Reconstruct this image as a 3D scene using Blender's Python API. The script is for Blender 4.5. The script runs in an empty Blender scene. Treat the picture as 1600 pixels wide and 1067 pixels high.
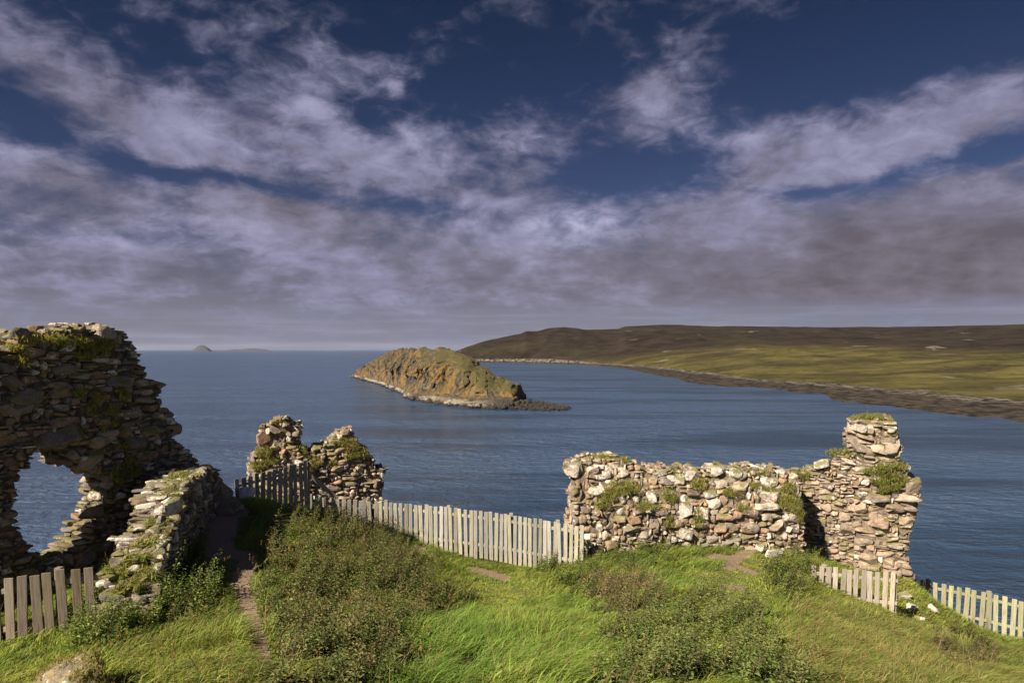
import bpy, math, random
import numpy as np
from mathutils import Vector, Matrix
sc = bpy.context.scene
R = math.radians
# ------------------------------------------------------------------ camera
F = 1067.0; PITCH = R(4.0); HOR = 546.0; CAMZ = 35.0
CY = HOR + F*math.tan(PITCH)
cam = bpy.data.cameras.new('camera'); camo = bpy.data.objects.new('camera', cam)
sc.collection.objects.link(camo); sc.camera = camo
cam.sensor_width = 36; cam.lens = F/1600*36; cam.shift_y = (CY-533.5)/1600
cam.clip_start = 0.1; cam.clip_end = 120000
camo.location = (0, 0, CAMZ); camo.rotation_euler = (R(90)-PITCH, 0, 0)
def ray(px, py):
    px = np.asarray(px, float); py = np.asarray(py, float)
    c, s = math.cos(PITCH), math.sin(PITCH)
    return np.stack([px-800, c*F - s*(py-CY), -s*F - c*(py-CY)], -1)
def P(px, py, Y):
    r = ray(px, py); Y = np.asarray(Y, float)
    return r*(Y/r[..., 1])[..., None] + np.array([0, 0, CAMZ])
def proj(V):
    V = np.asarray(V, float); c, s = math.cos(PITCH), math.sin(PITCH)
    x = V[..., 0]; y = V[..., 1]; z = V[..., 2]-CAMZ
    d = y*c - z*s; d = np.where(np.abs(d) < .05, .05, d)
    return 800+F*x/d, CY - F*(y*s+z*c)/d, d
def sea(px, py):                       # where the line of sight meets the water
    r = ray(px, py); t = -CAMZ/r[..., 2]
    return r*t[..., None] + np.array([0, 0, CAMZ])
# ------------------------------------------------------------------ sun
SUN_AZ = math.atan2(-.72, -.69); SUN_EL = R(38)
sd = Vector((math.sin(SUN_AZ)*math.cos(SUN_EL), math.cos(SUN_AZ)*math.cos(SUN_EL), math.sin(SUN_EL)))
sl = bpy.data.lights.new('sun', 'SUN'); sl.energy = 5.0; sl.angle = R(.6); sl.color = (1, .885, .73)
so = bpy.data.objects.new('sun', sl); sc.collection.objects.link(so)
so.rotation_euler = sd.to_track_quat('Z', 'Y').to_euler()
sc.view_settings.view_transform = 'Standard'; sc.view_settings.look = 'None'
sc.view_settings.exposure = 1.12; sc.view_settings.gamma = 1
# ------------------------------------------------------------------ node helper
class NT:
    def __init__(s, tree): s.t = tree; tree.nodes.clear()
    def n(s, typ, ins=None, **kw):
        nd = s.t.nodes.new('ShaderNode'+typ)
        for k, v in kw.items(): setattr(nd, k, v)
        for k, v in (ins or {}).items(): s.set(nd.inputs[k], v)
        return nd
    def set(s, sock, v):
        if isinstance(v, bpy.types.NodeSocket): s.t.links.new(v, sock)
        elif isinstance(v, bpy.types.Node): s.t.links.new(v.outputs[0], sock)
        else:
            if hasattr(sock, 'default_value'):
                if isinstance(v, (tuple, list)) and len(v) == 3 and sock.type == 'RGBA': v = (*v, 1)
                sock.default_value = v
    def m(s, op, a, b=0.0, c=0.0, clamp=False):
        nd = s.t.nodes.new('ShaderNodeMath'); nd.operation = op; nd.use_clamp = clamp
        for i, v in enumerate((a, b, c)):
            s.set(nd.inputs[i], v)
        return nd.outputs[0]
    def vm(s, op, a, b=(0, 0, 0), sc_=None):
        nd = s.t.nodes.new('ShaderNodeVectorMath'); nd.operation = op
        s.set(nd.inputs[0], a); s.set(nd.inputs[1], b)
        if sc_ is not None: s.set(nd.inputs['Scale'], sc_)
        return nd.outputs[1] if op in ('LENGTH', 'DOT_PRODUCT') else nd.outputs[0]
    def mix(s, f, a, b, blend='MIX'):
        nd = s.t.nodes.new('ShaderNodeMix'); nd.data_type = 'RGBA'; nd.blend_type = blend
        s.set(nd.inputs[0], f); s.set(nd.inputs[6], a); s.set(nd.inputs[7], b); return nd.outputs[2]
    def noise(s, vec, scale, detail=5, rough=.55, dist=0, col=False, lac=2.0):
        nd = s.n('TexNoise', {'Scale': scale, 'Detail': detail, 'Roughness': rough, 'Distortion': dist, 'Lacunarity': lac})
        if vec is not None: s.set(nd.inputs['Vector'], vec)
        return nd.outputs[1 if col else 0]
    def ss(s, x, lo, hi, a=0.0, b=1.0):
        nd = s.n('MapRange', interpolation_type='SMOOTHSTEP')
        for k, v in zip(range(5), (x, lo, hi, a, b)): s.set(nd.inputs[k], v)
        return nd.outputs[0]
    def ramp(s, x, stops):
        nd = s.n('ValToRGB'); cr = nd.color_ramp
        while len(cr.elements) < len(stops): cr.elements.new(.5)
        for e, (p, c) in zip(cr.elements, stops): e.position = p; e.color = (*c, 1)
        s.set(nd.inputs[0], x); return nd.outputs[0]
# ------------------------------------------------------------------ sky with clouds
w = bpy.data.worlds.new('World'); sc.world = w; w.use_nodes = True
T = NT(w.node_tree)
dirn = T.n('TexCoord').outputs['Generated']
sep = T.n('SeparateXYZ', {0: dirn})
dx, dy, dz = sep.outputs
dzp = T.m('MAXIMUM', dz, 0.0)
az = T.m('ARCTAN2', dx, dy); el = T.m('ARCSINE', dzp)
den = T.m('ADD', dzp, .20)
plane = T.n('CombineXYZ', {0: T.m('DIVIDE', dx, den), 1: T.m('DIVIDE', dy, den), 2: 0.0}).outputs[0]
ang = T.n('CombineXYZ', {0: az, 1: el, 2: 0.0}).outputs[0]
wn = T.noise(plane, 1.3, 6, .6, col=True)
warp = T.vm('SCALE', T.vm('SUBTRACT', wn, (.5, .5, .5)), sc_=.13)
angw = T.vm('MULTIPLY', warp, (1.3, .55, 0)); angw = T.vm('ADD', ang, angw)
def blobsum(lst):
    acc = None
    for (px, py, rx, ry, rot, wt) in lst:
        r = ray(px, py); r = r/np.linalg.norm(r)
        a0 = math.atan2(r[0], r[1]); e0 = math.asin(r[2])
        ca = math.cos(a0)
        mp = T.n('Mapping', {'Vector': angw, 'Location': (a0, e0, 0), 'Rotation': (0, 0, R(-rot)),
                 'Scale': (1.6*rx/F*ca*ca, 1.6*ry/F*ca, 1)}, vector_type='TEXTURE')
        g = T.n('TexGradient', {0: mp.outputs[0]}, gradient_type='SPHERICAL').outputs[1]
        acc = T.m('MULTIPLY_ADD', g, float(wt), acc if acc is not None else 0.0)
    return acc
cover = blobsum([
 (50, 95, 140, 40, 22, .28), (200, 165, 170, 45, 18, .22), (560, 112, 75, 24, 12, .6), (603, 150, 26, 13, 0, .5), (440, 80, 110, 35, 25, .15),
 (370, 205, 230, 55, 10, .75), (250, 200, 110, 40, 12, .4), (480, 185, 150, 50, 25, .4), (90, 275, 130, 50, 5, .65), (660, 235, 190, 50, 12, .45),
 (250, 395, 480, 70, 3, .45), (450, 320, 210, 50, 8, .6), (840, 340, 330, 95, 0, .55), (1000, 195, 85, 18, -6, .45), (1018, 140, 40, 20, 0, .45),
 (1330, 225, 320, 60, -12, .75), (1560, 165, 160, 60, -15, .45), (1180, 230, 100, 45, -10, .4), (1420, 330, 380, 90, -6, .8), (1180, 430, 520, 62, 0, .9), (1500, 420, 300, 70, 0, .6),
 (1080, 60, 170, 42, -24, .32), (880, 50, 160, 80, 0, .12), (260, 60, 220, 60, 10, .14), (920, 165, 90, 25, -10, .22), (1180, 120, 160, 40, 0, .3), (800, 215, 60, 20, 0, .35), (1480, 140, 260, 40, -10, .2), (560, 430, 300, 50, 0, .25), (120, 130, 260, 60, 20, .05),
 (1010, 270, 120, 34, 0, -1.0), (385, 284, 150, 12, 4, -.9), (1480, 243, 240, 22, -11, -1.1), (170, 358, 150, 11, 3, -.4), (100, 430, 280, 60, 0, .35), (1232, 290, 70, 11, 0, -1.0), (600, 300, 130, 26, 10, -.6), (225, 245, 50, 25, 30, -.35), (570, 200, 70, 22, 25, -.55), 
 (720, 130, 160, 80, 0, -.35), (1400, 30, 500, 60, 0, -.25), (350, 120, 160, 28, 20, -.3), (1450, 90, 300, 60, -8, -.4), (60, 215, 120, 20, 8, -.4), (500, 215, 60, 12, 30, -.3)])
n1 = T.noise(plane, 2.6, 8, .56, .3)
ps1 = T.vm('MULTIPLY', ang, (1, 1.55, 1))
n2 = T.noise(T.vm('MULTIPLY', plane, (1, 1.1, 1)), 7.0, 6, .55, .4)
n3 = T.noise(ps1, 6.5, 9, .60, .35)
n5 = T.noise(T.vm('MULTIPLY', ang, (1, 1.9, 1)), 24.0, 6, .62, .5)
nn = T.m('ADD', T.m('ADD', T.m('MULTIPLY', n1, .55), T.m('MULTIPLY', n2, .22)), T.m('ADD', T.m('MULTIPLY', T.m('SUBTRACT', n5, .5), .62), T.m('MULTIPLY_ADD', n3, 1.15, -.215)))
elb = T.ss(el, R(18), R(6), 0, .07)
dens0 = T.m('ADD', T.m('ADD', nn, elb), T.m('MULTIPLY', cover, .56))
dens = T.ss(dens0, .69, 1.26)
dens = T.m('MULTIPLY', dens, T.ss(el, R(24), R(8), .84, .95))
# cloud light: thin edges bright, thick bellies grey
bright = blobsum([(330, 205, 160, 35, 10, .5), (560, 112, 80, 25, 10, .55), (603, 150, 30, 14, 0, .6), (905, 360, 70, 32, 0, .9), (250, 185, 200, 40, 15, .2), (450, 165, 120, 30, 20, .3), (1440, 185, 260, 45, -13, .25), (300, 385, 300, 35, 0, .22), (640, 225, 120, 25, 15, .35), (120, 240, 120, 25, 0, .2), (920, 345, 220, 40, 0, .2), (820, 220, 40, 14, 0, .3), (1150, 215, 100, 35, 0, .2),
 (1480, 430, 330, 75, 0, -.42), (1200, 440, 420, 45, 0, -.12), (1350, 370, 260, 60, 0, -.22), (450, 325, 100, 45, 0, -.2), (290, 420, 140, 28, 0, -.3), (110, 300, 90, 30, 0, -.15), (1450, 290, 160, 25, -10, -.15), (170, 150, 200, 35, 15, -.35), (880, 50, 200, 70, 0, -.3)])
lum = T.m('ADD', T.m('ADD', T.m('MULTIPLY', T.m('SUBTRACT', n1, .5), .5), T.m('ADD', T.m('MULTIPLY', T.m('SUBTRACT', n3, .5), 1.1), T.m('ADD', T.m('MULTIPLY', T.m('SUBTRACT', n2, .5), .35), T.m('MULTIPLY', T.m('SUBTRACT', n5, .5), .55)))), T.m('MULTIPLY_ADD', bright, .5, .36))
ccol = T.ramp(lum, [(0.0, (.098, .090, .118)), (.3, (.150, .142, .200)), (.5, (.205, .200, .300)), (.72, (.29, .285, .41)), (1, (.46, .45, .60))])
warm = blobsum([(1250, 440, 520, 60, 0, 1.0), (1500, 380, 250, 80, 0, .7), (450, 325, 120, 50, 0, .7), (130, 270, 110, 50, 0, .6)])
ccol = T.mix(T.m('MULTIPLY', warm, .8, clamp=True), ccol, (1.0, .93, .83), 'MULTIPLY')
nish = T.n('TexSky', sky_type='NISHITA', sun_disc=False, sun_elevation=SUN_EL, sun_rotation=SUN_AZ, altitude=30.0, air_density=1.0, dust_density=.6, ozone_density=2.0)
SKYS = .1
skyc = T.mix(1.0, nish.outputs[0], T.ramp(T.m('DIVIDE', el, R(90)), [(0, (.125, .105, .125)), (.06, (.105, .084, .110)), (.14, (.060, .062, .095)), (.30, (.030, .040, .060)), (1, (.022, .030, .048))]), 'MULTIPLY')
skyc = T.mix(1.0, skyc, (1.0/SKYS*.145,)*3, 'MULTIPLY')
cl = T.mix(1.0, ccol, (.62/SKYS,)*3, 'MULTIPLY')
out = T.mix(dens, skyc, cl)
# pale veil low over the sea, thin streaks in it
veil = T.m('MULTIPLY', T.ss(el, R(5.2), R(.2)), .85)
st = T.noise(T.vm('MULTIPLY', ang, (3, 60, 1)), 1.6, 5, .55)
vcol = T.mix(T.m('MULTIPLY', T.ss(st, .42, .72), .6), (.17/SKYS*.58, .178/SKYS*.58, .255/SKYS*.58), (.28/SKYS*.58, .285/SKYS*.58, .39/SKYS*.58))
gap = T.m('MULTIPLY', T.ss(el, R(4.2), R(2.6)), .62)
belly = T.m('MULTIPLY', T.ss(T.m('ADD', el, T.m('MULTIPLY', T.m('SUBTRACT', n3, .5), .03)), R(3.1), R(4.6)), T.ss(az, R(2), R(16)))
veil2 = T.m('MULTIPLY', T.m('MAXIMUM', veil, gap), T.m('SUBTRACT', 1.0, T.m('MULTIPLY', belly, .8)))
out = T.mix(veil2, out, vcol)
back_fill = T.m('ADD', 1.0, T.m('MULTIPLY', T.ss(T.m('MULTIPLY', dy, -1.0), 0.0, .7), 1.3))   # whole sky behind the camera brightened, as added fill for shaded faces
out = T.vm('SCALE', out, sc_=back_fill)
T.n('OutputWorld', {0: T.n('Background', {0: out, 1: SKYS}).outputs[0]})
w.cycles.sampling_method = 'MANUAL'; w.cycles.sample_map_resolution = 512
# ------------------------------------------------------------------ numpy helpers
rng = np.random.default_rng(7); random.seed(7)
def vnoise(Pt, seed=0):
    Pt = np.asarray(Pt, float); i = np.floor(Pt).astype(np.int64); f = Pt-i; u = f*f*(3-2*f)
    def h(a, b, c):
        n = (a*374761393 + b*668265263 + c*1442695041 + seed*974711) & 0xffffffff
        n = ((n ^ (n >> 13))*1274126177) & 0xffffffff
        n = ((n ^ (n >> 16))*2246822519) & 0xffffffff
        return ((n ^ (n >> 15)) & 0xffffff)/float(0xffffff)
    x, y, z = i[..., 0], i[..., 1], i[..., 2]; ux, uy, uz = u[..., 0], u[..., 1], u[..., 2]
    def lx(b, c): return h(x, y+b, z+c)*(1-ux) + h(x+1, y+b, z+c)*ux
    return ((lx(0, 0)*(1-uy)+lx(1, 0)*uy)*(1-uz) + (lx(0, 1)*(1-uy)+lx(1, 1)*uy)*uz)*2-1
def fbm(Pt, o=4, seed=0, g=.5):
    Pt = np.asarray(Pt, float); a = 1; s = 0; t = 0
    for k in range(o):
        s = s + a*vnoise(Pt*2.03**k + 17.3*k, seed+k); t += a; a *= g
    return s/t
def n2d(x, y, sc_, o=3, seed=0): return fbm(np.stack([x*sc_, y*sc_, np.zeros_like(x)+.37], -1), o, seed)
def sstep(x, a, b):
    t = np.clip((x-a)/(b-a), 0, 1); return t*t*(3-2*t)
def inpoly(x, y, poly):
    c = np.zeros(np.shape(x), bool); n = len(poly)
    for i in range(n):
        x1, y1 = poly[i]; x2, y2 = poly[(i+1) % n]
        if y1 == y2: continue
        k = ((y1 > y) != (y2 > y)) & (x < (x2-x1)*(y-y1)/(y2-y1)+x1); c ^= k
    return c
def tag(o, label=None, cat=None, group=None, kind=None):
    for k, v in (('label', label), ('category', cat), ('group', group), ('kind', kind)):
        if v: o[k] = v
    return o
def link(o, parent=None):
    sc.collection.objects.link(o)
    if parent is not None: o.parent = parent
    return o
def npm(name, V, Fc, mat, parent=None, col=None, smooth=False, loc=None):
    V = np.asarray(V, np.float32).reshape(-1, 3); Fc = np.asarray(Fc, np.int32)
    if loc is not None: V = V-np.asarray(loc, np.float32)
    me = bpy.data.meshes.new(name); k = Fc.shape[1]; nf = len(Fc)
    me.vertices.add(len(V)); me.vertices.foreach_set('co', V.ravel())
    me.loops.add(nf*k); me.loops.foreach_set('vertex_index', Fc.ravel())
    me.polygons.add(nf); me.polygons.foreach_set('loop_start', np.arange(0, nf*k, k, dtype=np.int32))
    me.polygons.foreach_set('use_smooth', np.full(nf, smooth))
    me.update(calc_edges=True)
    if col is not None:
        a = me.color_attributes.new('tint', 'FLOAT_COLOR', 'POINT')
        c = np.ones((len(V), 4), np.float32); col = np.asarray(col, np.float32); c[:, :col.shape[1]] = col
        a.data.foreach_set('color', c.ravel())
    me.materials.append(mat)
    o = bpy.data.objects.new(name, me); link(o, parent)
    if parent is not None and parent.type == 'EMPTY': o.matrix_parent_inverse = Matrix.Translation(-parent.location)
    if loc is not None: o.location = loc
    return o
def empty(name, loc, **kw):
    o = bpy.data.objects.new(name, None); o.location = loc; o.empty_display_size = .3; link(o); tag(o, **kw); return o
def grid_faces(nu, nv):
    i = np.arange(nu-1)[:, None]*nv + np.arange(nv-1)[None]; i = i.ravel()
    return np.stack([i, i+nv, i+nv+1, i+1], -1)
# ------------------------------------------------------------------ materials
def newmat(name):
    m = bpy.data.materials.new(name); m.use_nodes = True; return m, NT(m.node_tree)
def fin(T, bsdf, disp=None): T.n('OutputMaterial', {0: bsdf})
def bump(T, h, dist, strength=1.0, nrm=None):
    b = T.n('Bump', {'Height': h, 'Distance': dist, 'Strength': strength})
    if nrm is not None: T.set(b.inputs['Normal'], nrm)
    return b.outputs[0]
def attr(T): return T.n('Attribute', attribute_name='tint')
def mat_stone(name, moss=(.10, .11, .026), lich=(.50, .465, .40), mossamt=.5):
    m, T = newmat(name); pos = T.n('NewGeometry').outputs['Position']; a = attr(T)
    n1 = T.noise(pos, 7, 6, .6); n2 = T.noise(pos, 38, 5, .65); n3 = T.noise(pos, 16, 5, .6, .6); nm = T.noise(pos, 2.6, 6, .65)
    c = T.mix(1.0, a.outputs[0], T.ramp(n1, [(.25, (.62, .58, .55)), (.5, (1, 1, 1)), (.75, (1.32, 1.25, 1.12))]), 'MULTIPLY')
    c = T.mix(1.0, c, T.ramp(n2, [(.3, (.6, .6, .6)), (.55, (1, 1, 1)), (.8, (1.3, 1.3, 1.3))]), 'MULTIPLY')
    # rusty and white lichen crusts
    c = T.mix(T.m('MULTIPLY', T.ss(T.noise(pos, 11, 4, .6), .60, .68), .55), c, (.36, .17, .05))
    al = a.outputs['Alpha']
    lf = T.m('ADD', n3, T.m('MULTIPLY', al, .40)); lf = T.ss(lf, .66, .72)
    lf = T.m('MULTIPLY', lf, T.ss(n2, .30, .42, .45, 1))
    c = T.mix(lf, c, lich)
    nz = T.n('SeparateXYZ', {0: T.n('NewGeometry').outputs['Normal']}).outputs[2]
    mf = T.m('MULTIPLY', T.ss(T.m('ADD', nm, T.m('MULTIPLY', nz, .16)), .62-.12*mossamt, .70-.12*mossamt), T.ss(nz, -.2, .5))
    c = T.mix(T.m('MULTIPLY', mf, .85), c, T.mix(n2, moss, (.17, .15, .05)))
    h = T.m('ADD', T.m('MULTIPLY', n3, .6), T.m('MULTIPLY', n2, .35))
    b = T.n('BsdfPrincipled', {'Base Color': c, 'Roughness': .93, 'Normal': bump(T, h, .035, .9)}); b.inputs['Specular IOR Level'].default_value = .2
    fin(T, b.outputs[0]); return m
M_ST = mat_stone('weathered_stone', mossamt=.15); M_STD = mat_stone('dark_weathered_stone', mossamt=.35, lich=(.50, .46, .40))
def mat_mortar(name, c1, c2):
    m, T = newmat(name); pos = T.n('NewGeometry').outputs['Position']
    n1 = T.noise(pos, 5, 6, .6); n2 = T.noise(pos, 30, 6, .7)
    c = T.mix(T.ss(n1, .35, .65), c1, c2); c = T.mix(1.0, c, T.ramp(n2, [(.3, (.5, .5, .5)), (.6, (1.1, 1.1, 1.1)), (.8, (1.5, 1.4, 1.3))]), 'MULTIPLY')
    b = T.n('BsdfPrincipled', {'Base Color': c, 'Roughness': .95, 'Normal': bump(T, T.m('ADD', n2, n1), .06)}); fin(T, b.outputs[0]); return m
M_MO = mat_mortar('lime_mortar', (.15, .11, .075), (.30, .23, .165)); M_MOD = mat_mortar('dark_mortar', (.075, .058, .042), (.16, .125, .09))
def mat_leaf(name, trans=.35, rough=.6):
    m, T = newmat(name); a = attr(T); pos = T.n('NewGeometry').outputs['Position']
    c = T.mix(1.0, a.outputs[0], T.ramp(T.noise(pos, 3.0, 4, .6), [(.3, (.78, .84, .8)), (.55, (1, 1, 1)), (.75, (1.22, 1.12, 1.1))]), 'MULTIPLY')
    b = T.n('BsdfPrincipled', {'Base Color': c, 'Roughness': rough}); b.inputs['Specular IOR Level'].default_value = .22
    t = T.n('BsdfTranslucent', {0: T.mix(1.0, c, (1.25, 1.15, .6), 'MULTIPLY')})
    mx = T.n('MixShader', {0: trans, 1: b.outputs[0], 2: t.outputs[0]}); fin(T, mx.outputs[0]); return m
M_GR = mat_leaf('grass_blades', .38); M_LF = mat_leaf('weed_leaves', .30)
def mat_wood():
    m, T = newmat('weathered_wood'); tc = T.n('TexCoord').outputs['Object']; info = T.n('ObjectInfo'); a = attr(T)
    v = T.vm('ADD', T.vm('MULTIPLY', tc, (28, 28, 2.2)), T.n('CombineXYZ', {0: T.m('MULTIPLY', info.outputs['Random'], 37.0), 1: 3.0, 2: T.m('MULTIPLY', info.outputs['Random'], 91.0)}).outputs[0])
    g = T.noise(v, 1.5, 6, .65, .5); g2 = T.noise(tc, 6, 4, .6)
    c = T.mix(1.0, a.outputs[0], T.ramp(g, [(.3, (.55, .5, .45)), (.5, (1, 1, 1)), (.75, (1.22, 1.2, 1.15))]), 'MULTIPLY')
    c = T.mix(1.0, c, T.ramp(info.outputs['Random'], [(0, (.78, .76, .72)), (.5, (1, 1, 1)), (1, (1.15, 1.12, 1.02))]), 'MULTIPLY')
    c = T.mix(T.m('MULTIPLY', T.ss(g2, .52, .7), .5), c, (.20, .19, .09))
    b = T.n('BsdfPrincipled', {'Base Color': c, 'Roughness': .85, 'Normal': bump(T, g, .006)}); b.inputs['Specular IOR Level'].default_value = .25
    fin(T, b.outputs[0]); return m
M_WD = mat_wood()
def mat_ground():
    m, T = newmat('turf_and_soil'); pos = T.n('NewGeometry').outputs['Position']; a = attr(T)
    n1 = T.noise(pos, 1.6, 6, .6); n2 = T.noise(pos, 14, 6, .7); n3 = T.noise(pos, 60, 4, .7)
    g = T.mix(n1, (.08, .10, .02), (.16, .18, .04)); g = T.mix(T.ss(n2, .5, .7), g, (.13, .11, .045))
    s = T.mix(n2, (.17, .11, .07), (.36, .26, .17)); s = T.mix(T.ss(n3, .62, .7), s, (.34, .30, .26))
    f = T.ss(T.m('ADD', T.m('MULTIPLY', T.n('SeparateColor', {0: a.outputs[0]}).outputs[0], 1.2), T.m('MULTIPLY', T.m('SUBTRACT', n2, .5), .9)), .42, .60)
    c = T.mix(f, g, s)
    nz = T.n('SeparateXYZ', {0: T.n('NewGeometry').outputs['True Normal']}).outputs[2]
    rock = T.mix(T.noise(pos, .6, 8, .65), (.05, .043, .037), (.17, .145, .12))
    c = T.mix(T.ss(nz, .62, .45), c, rock)
    b = T.n('BsdfPrincipled', {'Base Color': c, 'Roughness': .95, 'Normal': bump(T, T.m('ADD', n2, T.m('MULTIPLY', n3, .5)), .05)}); fin(T, b.outputs[0]); return m
M_GD = mat_ground()
def mat_sea():
    m, T = newmat('sea_water'); pos = T.n('NewGeometry').outputs['Position']
    p2 = T.n('Mapping', {'Vector': pos, 'Rotation': (0, 0, R(-14)), 'Scale': (.62, 1, 1)}).outputs[0]
    w1 = T.noise(p2, .9, 4, .6, .5); w2 = T.noise(p2, .22, 4, .55, .3); w3 = T.noise(T.vm('MULTIPLY', pos, (1, 1, 1)), 3.0, 3, .6)
    big = T.noise(T.n('Mapping', {'Vector': pos, 'Rotation': (0, 0, R(-20)), 'Scale': (.0035, .016, 1)}).outputs[0], 1.0, 6, .62, .9)
    big2 = T.noise(T.n('Mapping', {'Vector': pos, 'Rotation': (0, 0, R(12)), 'Scale': (.012, .03, 1)}).outputs[0], 1.0, 4, .6, .5)
    st = T.ss(T.m('ADD', T.m('MULTIPLY', big, .65), T.m('MULTIPLY', big2, .35)), .40, .58)
    h = T.m('ADD', T.m('ADD', T.m('MULTIPLY', w1, .5), T.m('MULTIPLY', w2, 1.3)), T.m('MULTIPLY', w3, .16))
    nb = bump(T, T.m('MULTIPLY', h, T.ss(st, 0, 1, .6, 1.3)), 2.6, 1.0)
    col = T.mix(st, (.018, .042, .084), (.044, .084, .155))
    b = T.n('BsdfPrincipled', {'Base Color': col, 'Roughness': T.ss(st, 0, 1, .14, .24), 'IOR': 1.33, 'Normal': nb})
    fin(T, b.outputs[0]); return m
M_SEA = mat_sea()
def mat_isle():
    m, T = newmat('lichen_cliff_rock'); pos = T.n('NewGeometry').outputs['Position']; a = attr(T); sp = T.n('SeparateXYZ', {0: pos}).outputs
    nz = T.n('SeparateXYZ', {0: T.n('NewGeometry').outputs['Normal']}).outputs[2]
    pv = T.n('Mapping', {'Vector': pos, 'Scale': (1, 1, .45)}).outputs[0]
    n1 = T.noise(pv, .09, 7, .65, .5); n2 = T.noise(pv, .45, 7, .7, .4); n3 = T.noise(pos, .05, 5, .6); n4 = T.noise(pos, 1.6, 4, .7)
    rock = T.mix(T.ss(n2, .3, .7), (.014, .012, .010), (.12, .095, .065))
    c = T.mix(T.m('MULTIPLY', T.ss(T.m('ADD', n1, T.m('MULTIPLY', T.m('SUBTRACT', n2, .5), .6)), .44, .58), .8), rock, T.mix(T.ss(n4, .35, .65), (.13, .09, .022), (.31, .165, .028)))
    c = T.mix(T.m('MULTIPLY', T.ss(n3, .54, .62), T.ss(n2, .4, .6)), c, (.14, .125, .09))
    gr = T.mix(n2, (.045, .048, .011), (.14, .108, .024))
    c = T.mix(T.m('MULTIPLY', T.ss(T.m('ADD', nz, T.m('ADD', T.m('MULTIPLY', T.m('SUBTRACT', n2, .5), .9), T.ss(sp[0], -70, -10, -.16, .08))), .58, .84), T.ss(sp[2], 5, 10)), c, gr)
    c = T.mix(T.m('MULTIPLY', T.ss(n2, .66, .72), .35), c, (.42, .40, .36))
    ht = T.m('ADD', sp[2], T.m('MULTIPLY', T.m('SUBTRACT', n2, .5), 4))
    c = T.mix(T.ss(ht, 4.2, 3.0), c, T.mix(n4, (.018, .015, .012), (.075, .062, .046)))
    c = T.mix(T.m('MULTIPLY', T.m('MULTIPLY', T.ss(ht, 3.6, 2.8), T.ss(ht, 1.2, 1.7)), T.m('MULTIPLY', T.ss(T.m('ADD', n3, T.m('MULTIPLY', n2, .3)), .55, .70), T.ss(sp[0], -5, -30))), c, (.33, .28, .21))
    c = T.mix(T.ss(ht, 1.3, .6), c, (.02, .018, .015))
    c = T.mix(1.0, c, T.ramp(n4, [(.3, (.5, .5, .5)), (.55, (1, 1, 1)), (.8, (1.3, 1.3, 1.3))]), 'MULTIPLY')
    b = T.n('BsdfPrincipled', {'Base Color': c, 'Roughness': .95, 'Normal': bump(T, T.m('ADD', n2, T.m('MULTIPLY', n4, .3)), 2.2, 1)}); fin(T, b.outputs[0]); return m
M_IS = mat_isle()
def mat_head():
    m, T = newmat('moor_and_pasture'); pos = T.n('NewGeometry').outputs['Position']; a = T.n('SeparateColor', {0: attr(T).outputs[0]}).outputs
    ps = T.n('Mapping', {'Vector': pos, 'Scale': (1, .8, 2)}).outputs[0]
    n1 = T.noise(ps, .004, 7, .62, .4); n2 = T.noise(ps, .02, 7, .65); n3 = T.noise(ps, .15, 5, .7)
    shaded_moor = T.mix(T.ss(n2, .3, .7), (.010, .0075, .006), (.036, .026, .019)); shaded_moor = T.mix(T.m('MULTIPLY', T.ss(n1, .50, .64), .6), shaded_moor, (.034, .032, .013))  # heather brown; part of the darkness is cloud shade put into the colour
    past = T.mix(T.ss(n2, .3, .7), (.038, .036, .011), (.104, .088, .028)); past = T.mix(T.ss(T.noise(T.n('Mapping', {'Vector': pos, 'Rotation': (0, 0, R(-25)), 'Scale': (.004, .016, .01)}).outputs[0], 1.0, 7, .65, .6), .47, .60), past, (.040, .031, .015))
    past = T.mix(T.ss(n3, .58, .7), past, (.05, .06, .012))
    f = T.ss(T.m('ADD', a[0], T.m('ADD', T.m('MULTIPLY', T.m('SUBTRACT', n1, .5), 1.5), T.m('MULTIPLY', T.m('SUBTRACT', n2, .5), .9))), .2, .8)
    c = T.mix(f, past, shaded_moor)
    gl = T.m('ABSOLUTE', T.m('SUBTRACT', T.noise(ps, .006, 6, .6, .8), .5)); c = T.mix(T.m('MULTIPLY', T.ss(gl, .016, .004), .45), c, (.014, .014, .006))
    c = T.mix(1.0, c, T.ramp(n3, [(.3, (.7, .7, .7)), (.5, (1, 1, 1)), (.72, (1.35, 1.3, 1.2))]), 'MULTIPLY')
    c = T.mix(T.m('MULTIPLY', T.ss(T.noise(ps, .013, 5, .65), .64, .69), .6), c, (.17, .145, .125))   # outcrops and scree
    sh = T.mix(T.ss(n3, .35, .65), (.010, .009, .008), (.062, .050, .038))
    sh = T.mix(T.m('MULTIPLY', T.ss(T.m('ADD', a[1], T.m('MULTIPLY', n2, .7)), 1.12, 1.3), T.ss(n3, .42, .62, 0, .7)), sh, (.21, .18, .15))
    c = T.mix(T.ss(T.m('ADD', a[2], T.m('MULTIPLY', T.m('SUBTRACT', n2, .5), .25)), .45, .52), c, sh)
    b = T.n('BsdfPrincipled', {'Base Color': c, 'Roughness': .95, 'Normal': bump(T, T.m('ADD', n2, T.m('MULTIPLY', n3, .2)), 6, .8)}); b.inputs['Specular IOR Level'].default_value = .1
    fin(T, b.outputs[0]); return m
M_HD = mat_head()
def plain(name, c, rough=.8):
    m, T = newmat(name); n = T.noise(T.n('NewGeometry').outputs['Position'], 30, 4)
    b = T.n('BsdfPrincipled', {'Base Color': T.mix(n, tuple(v*.85 for v in c), tuple(min(1, v*1.1) for v in c)), 'Roughness': rough}); fin(T, b.outputs[0]); return m
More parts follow.
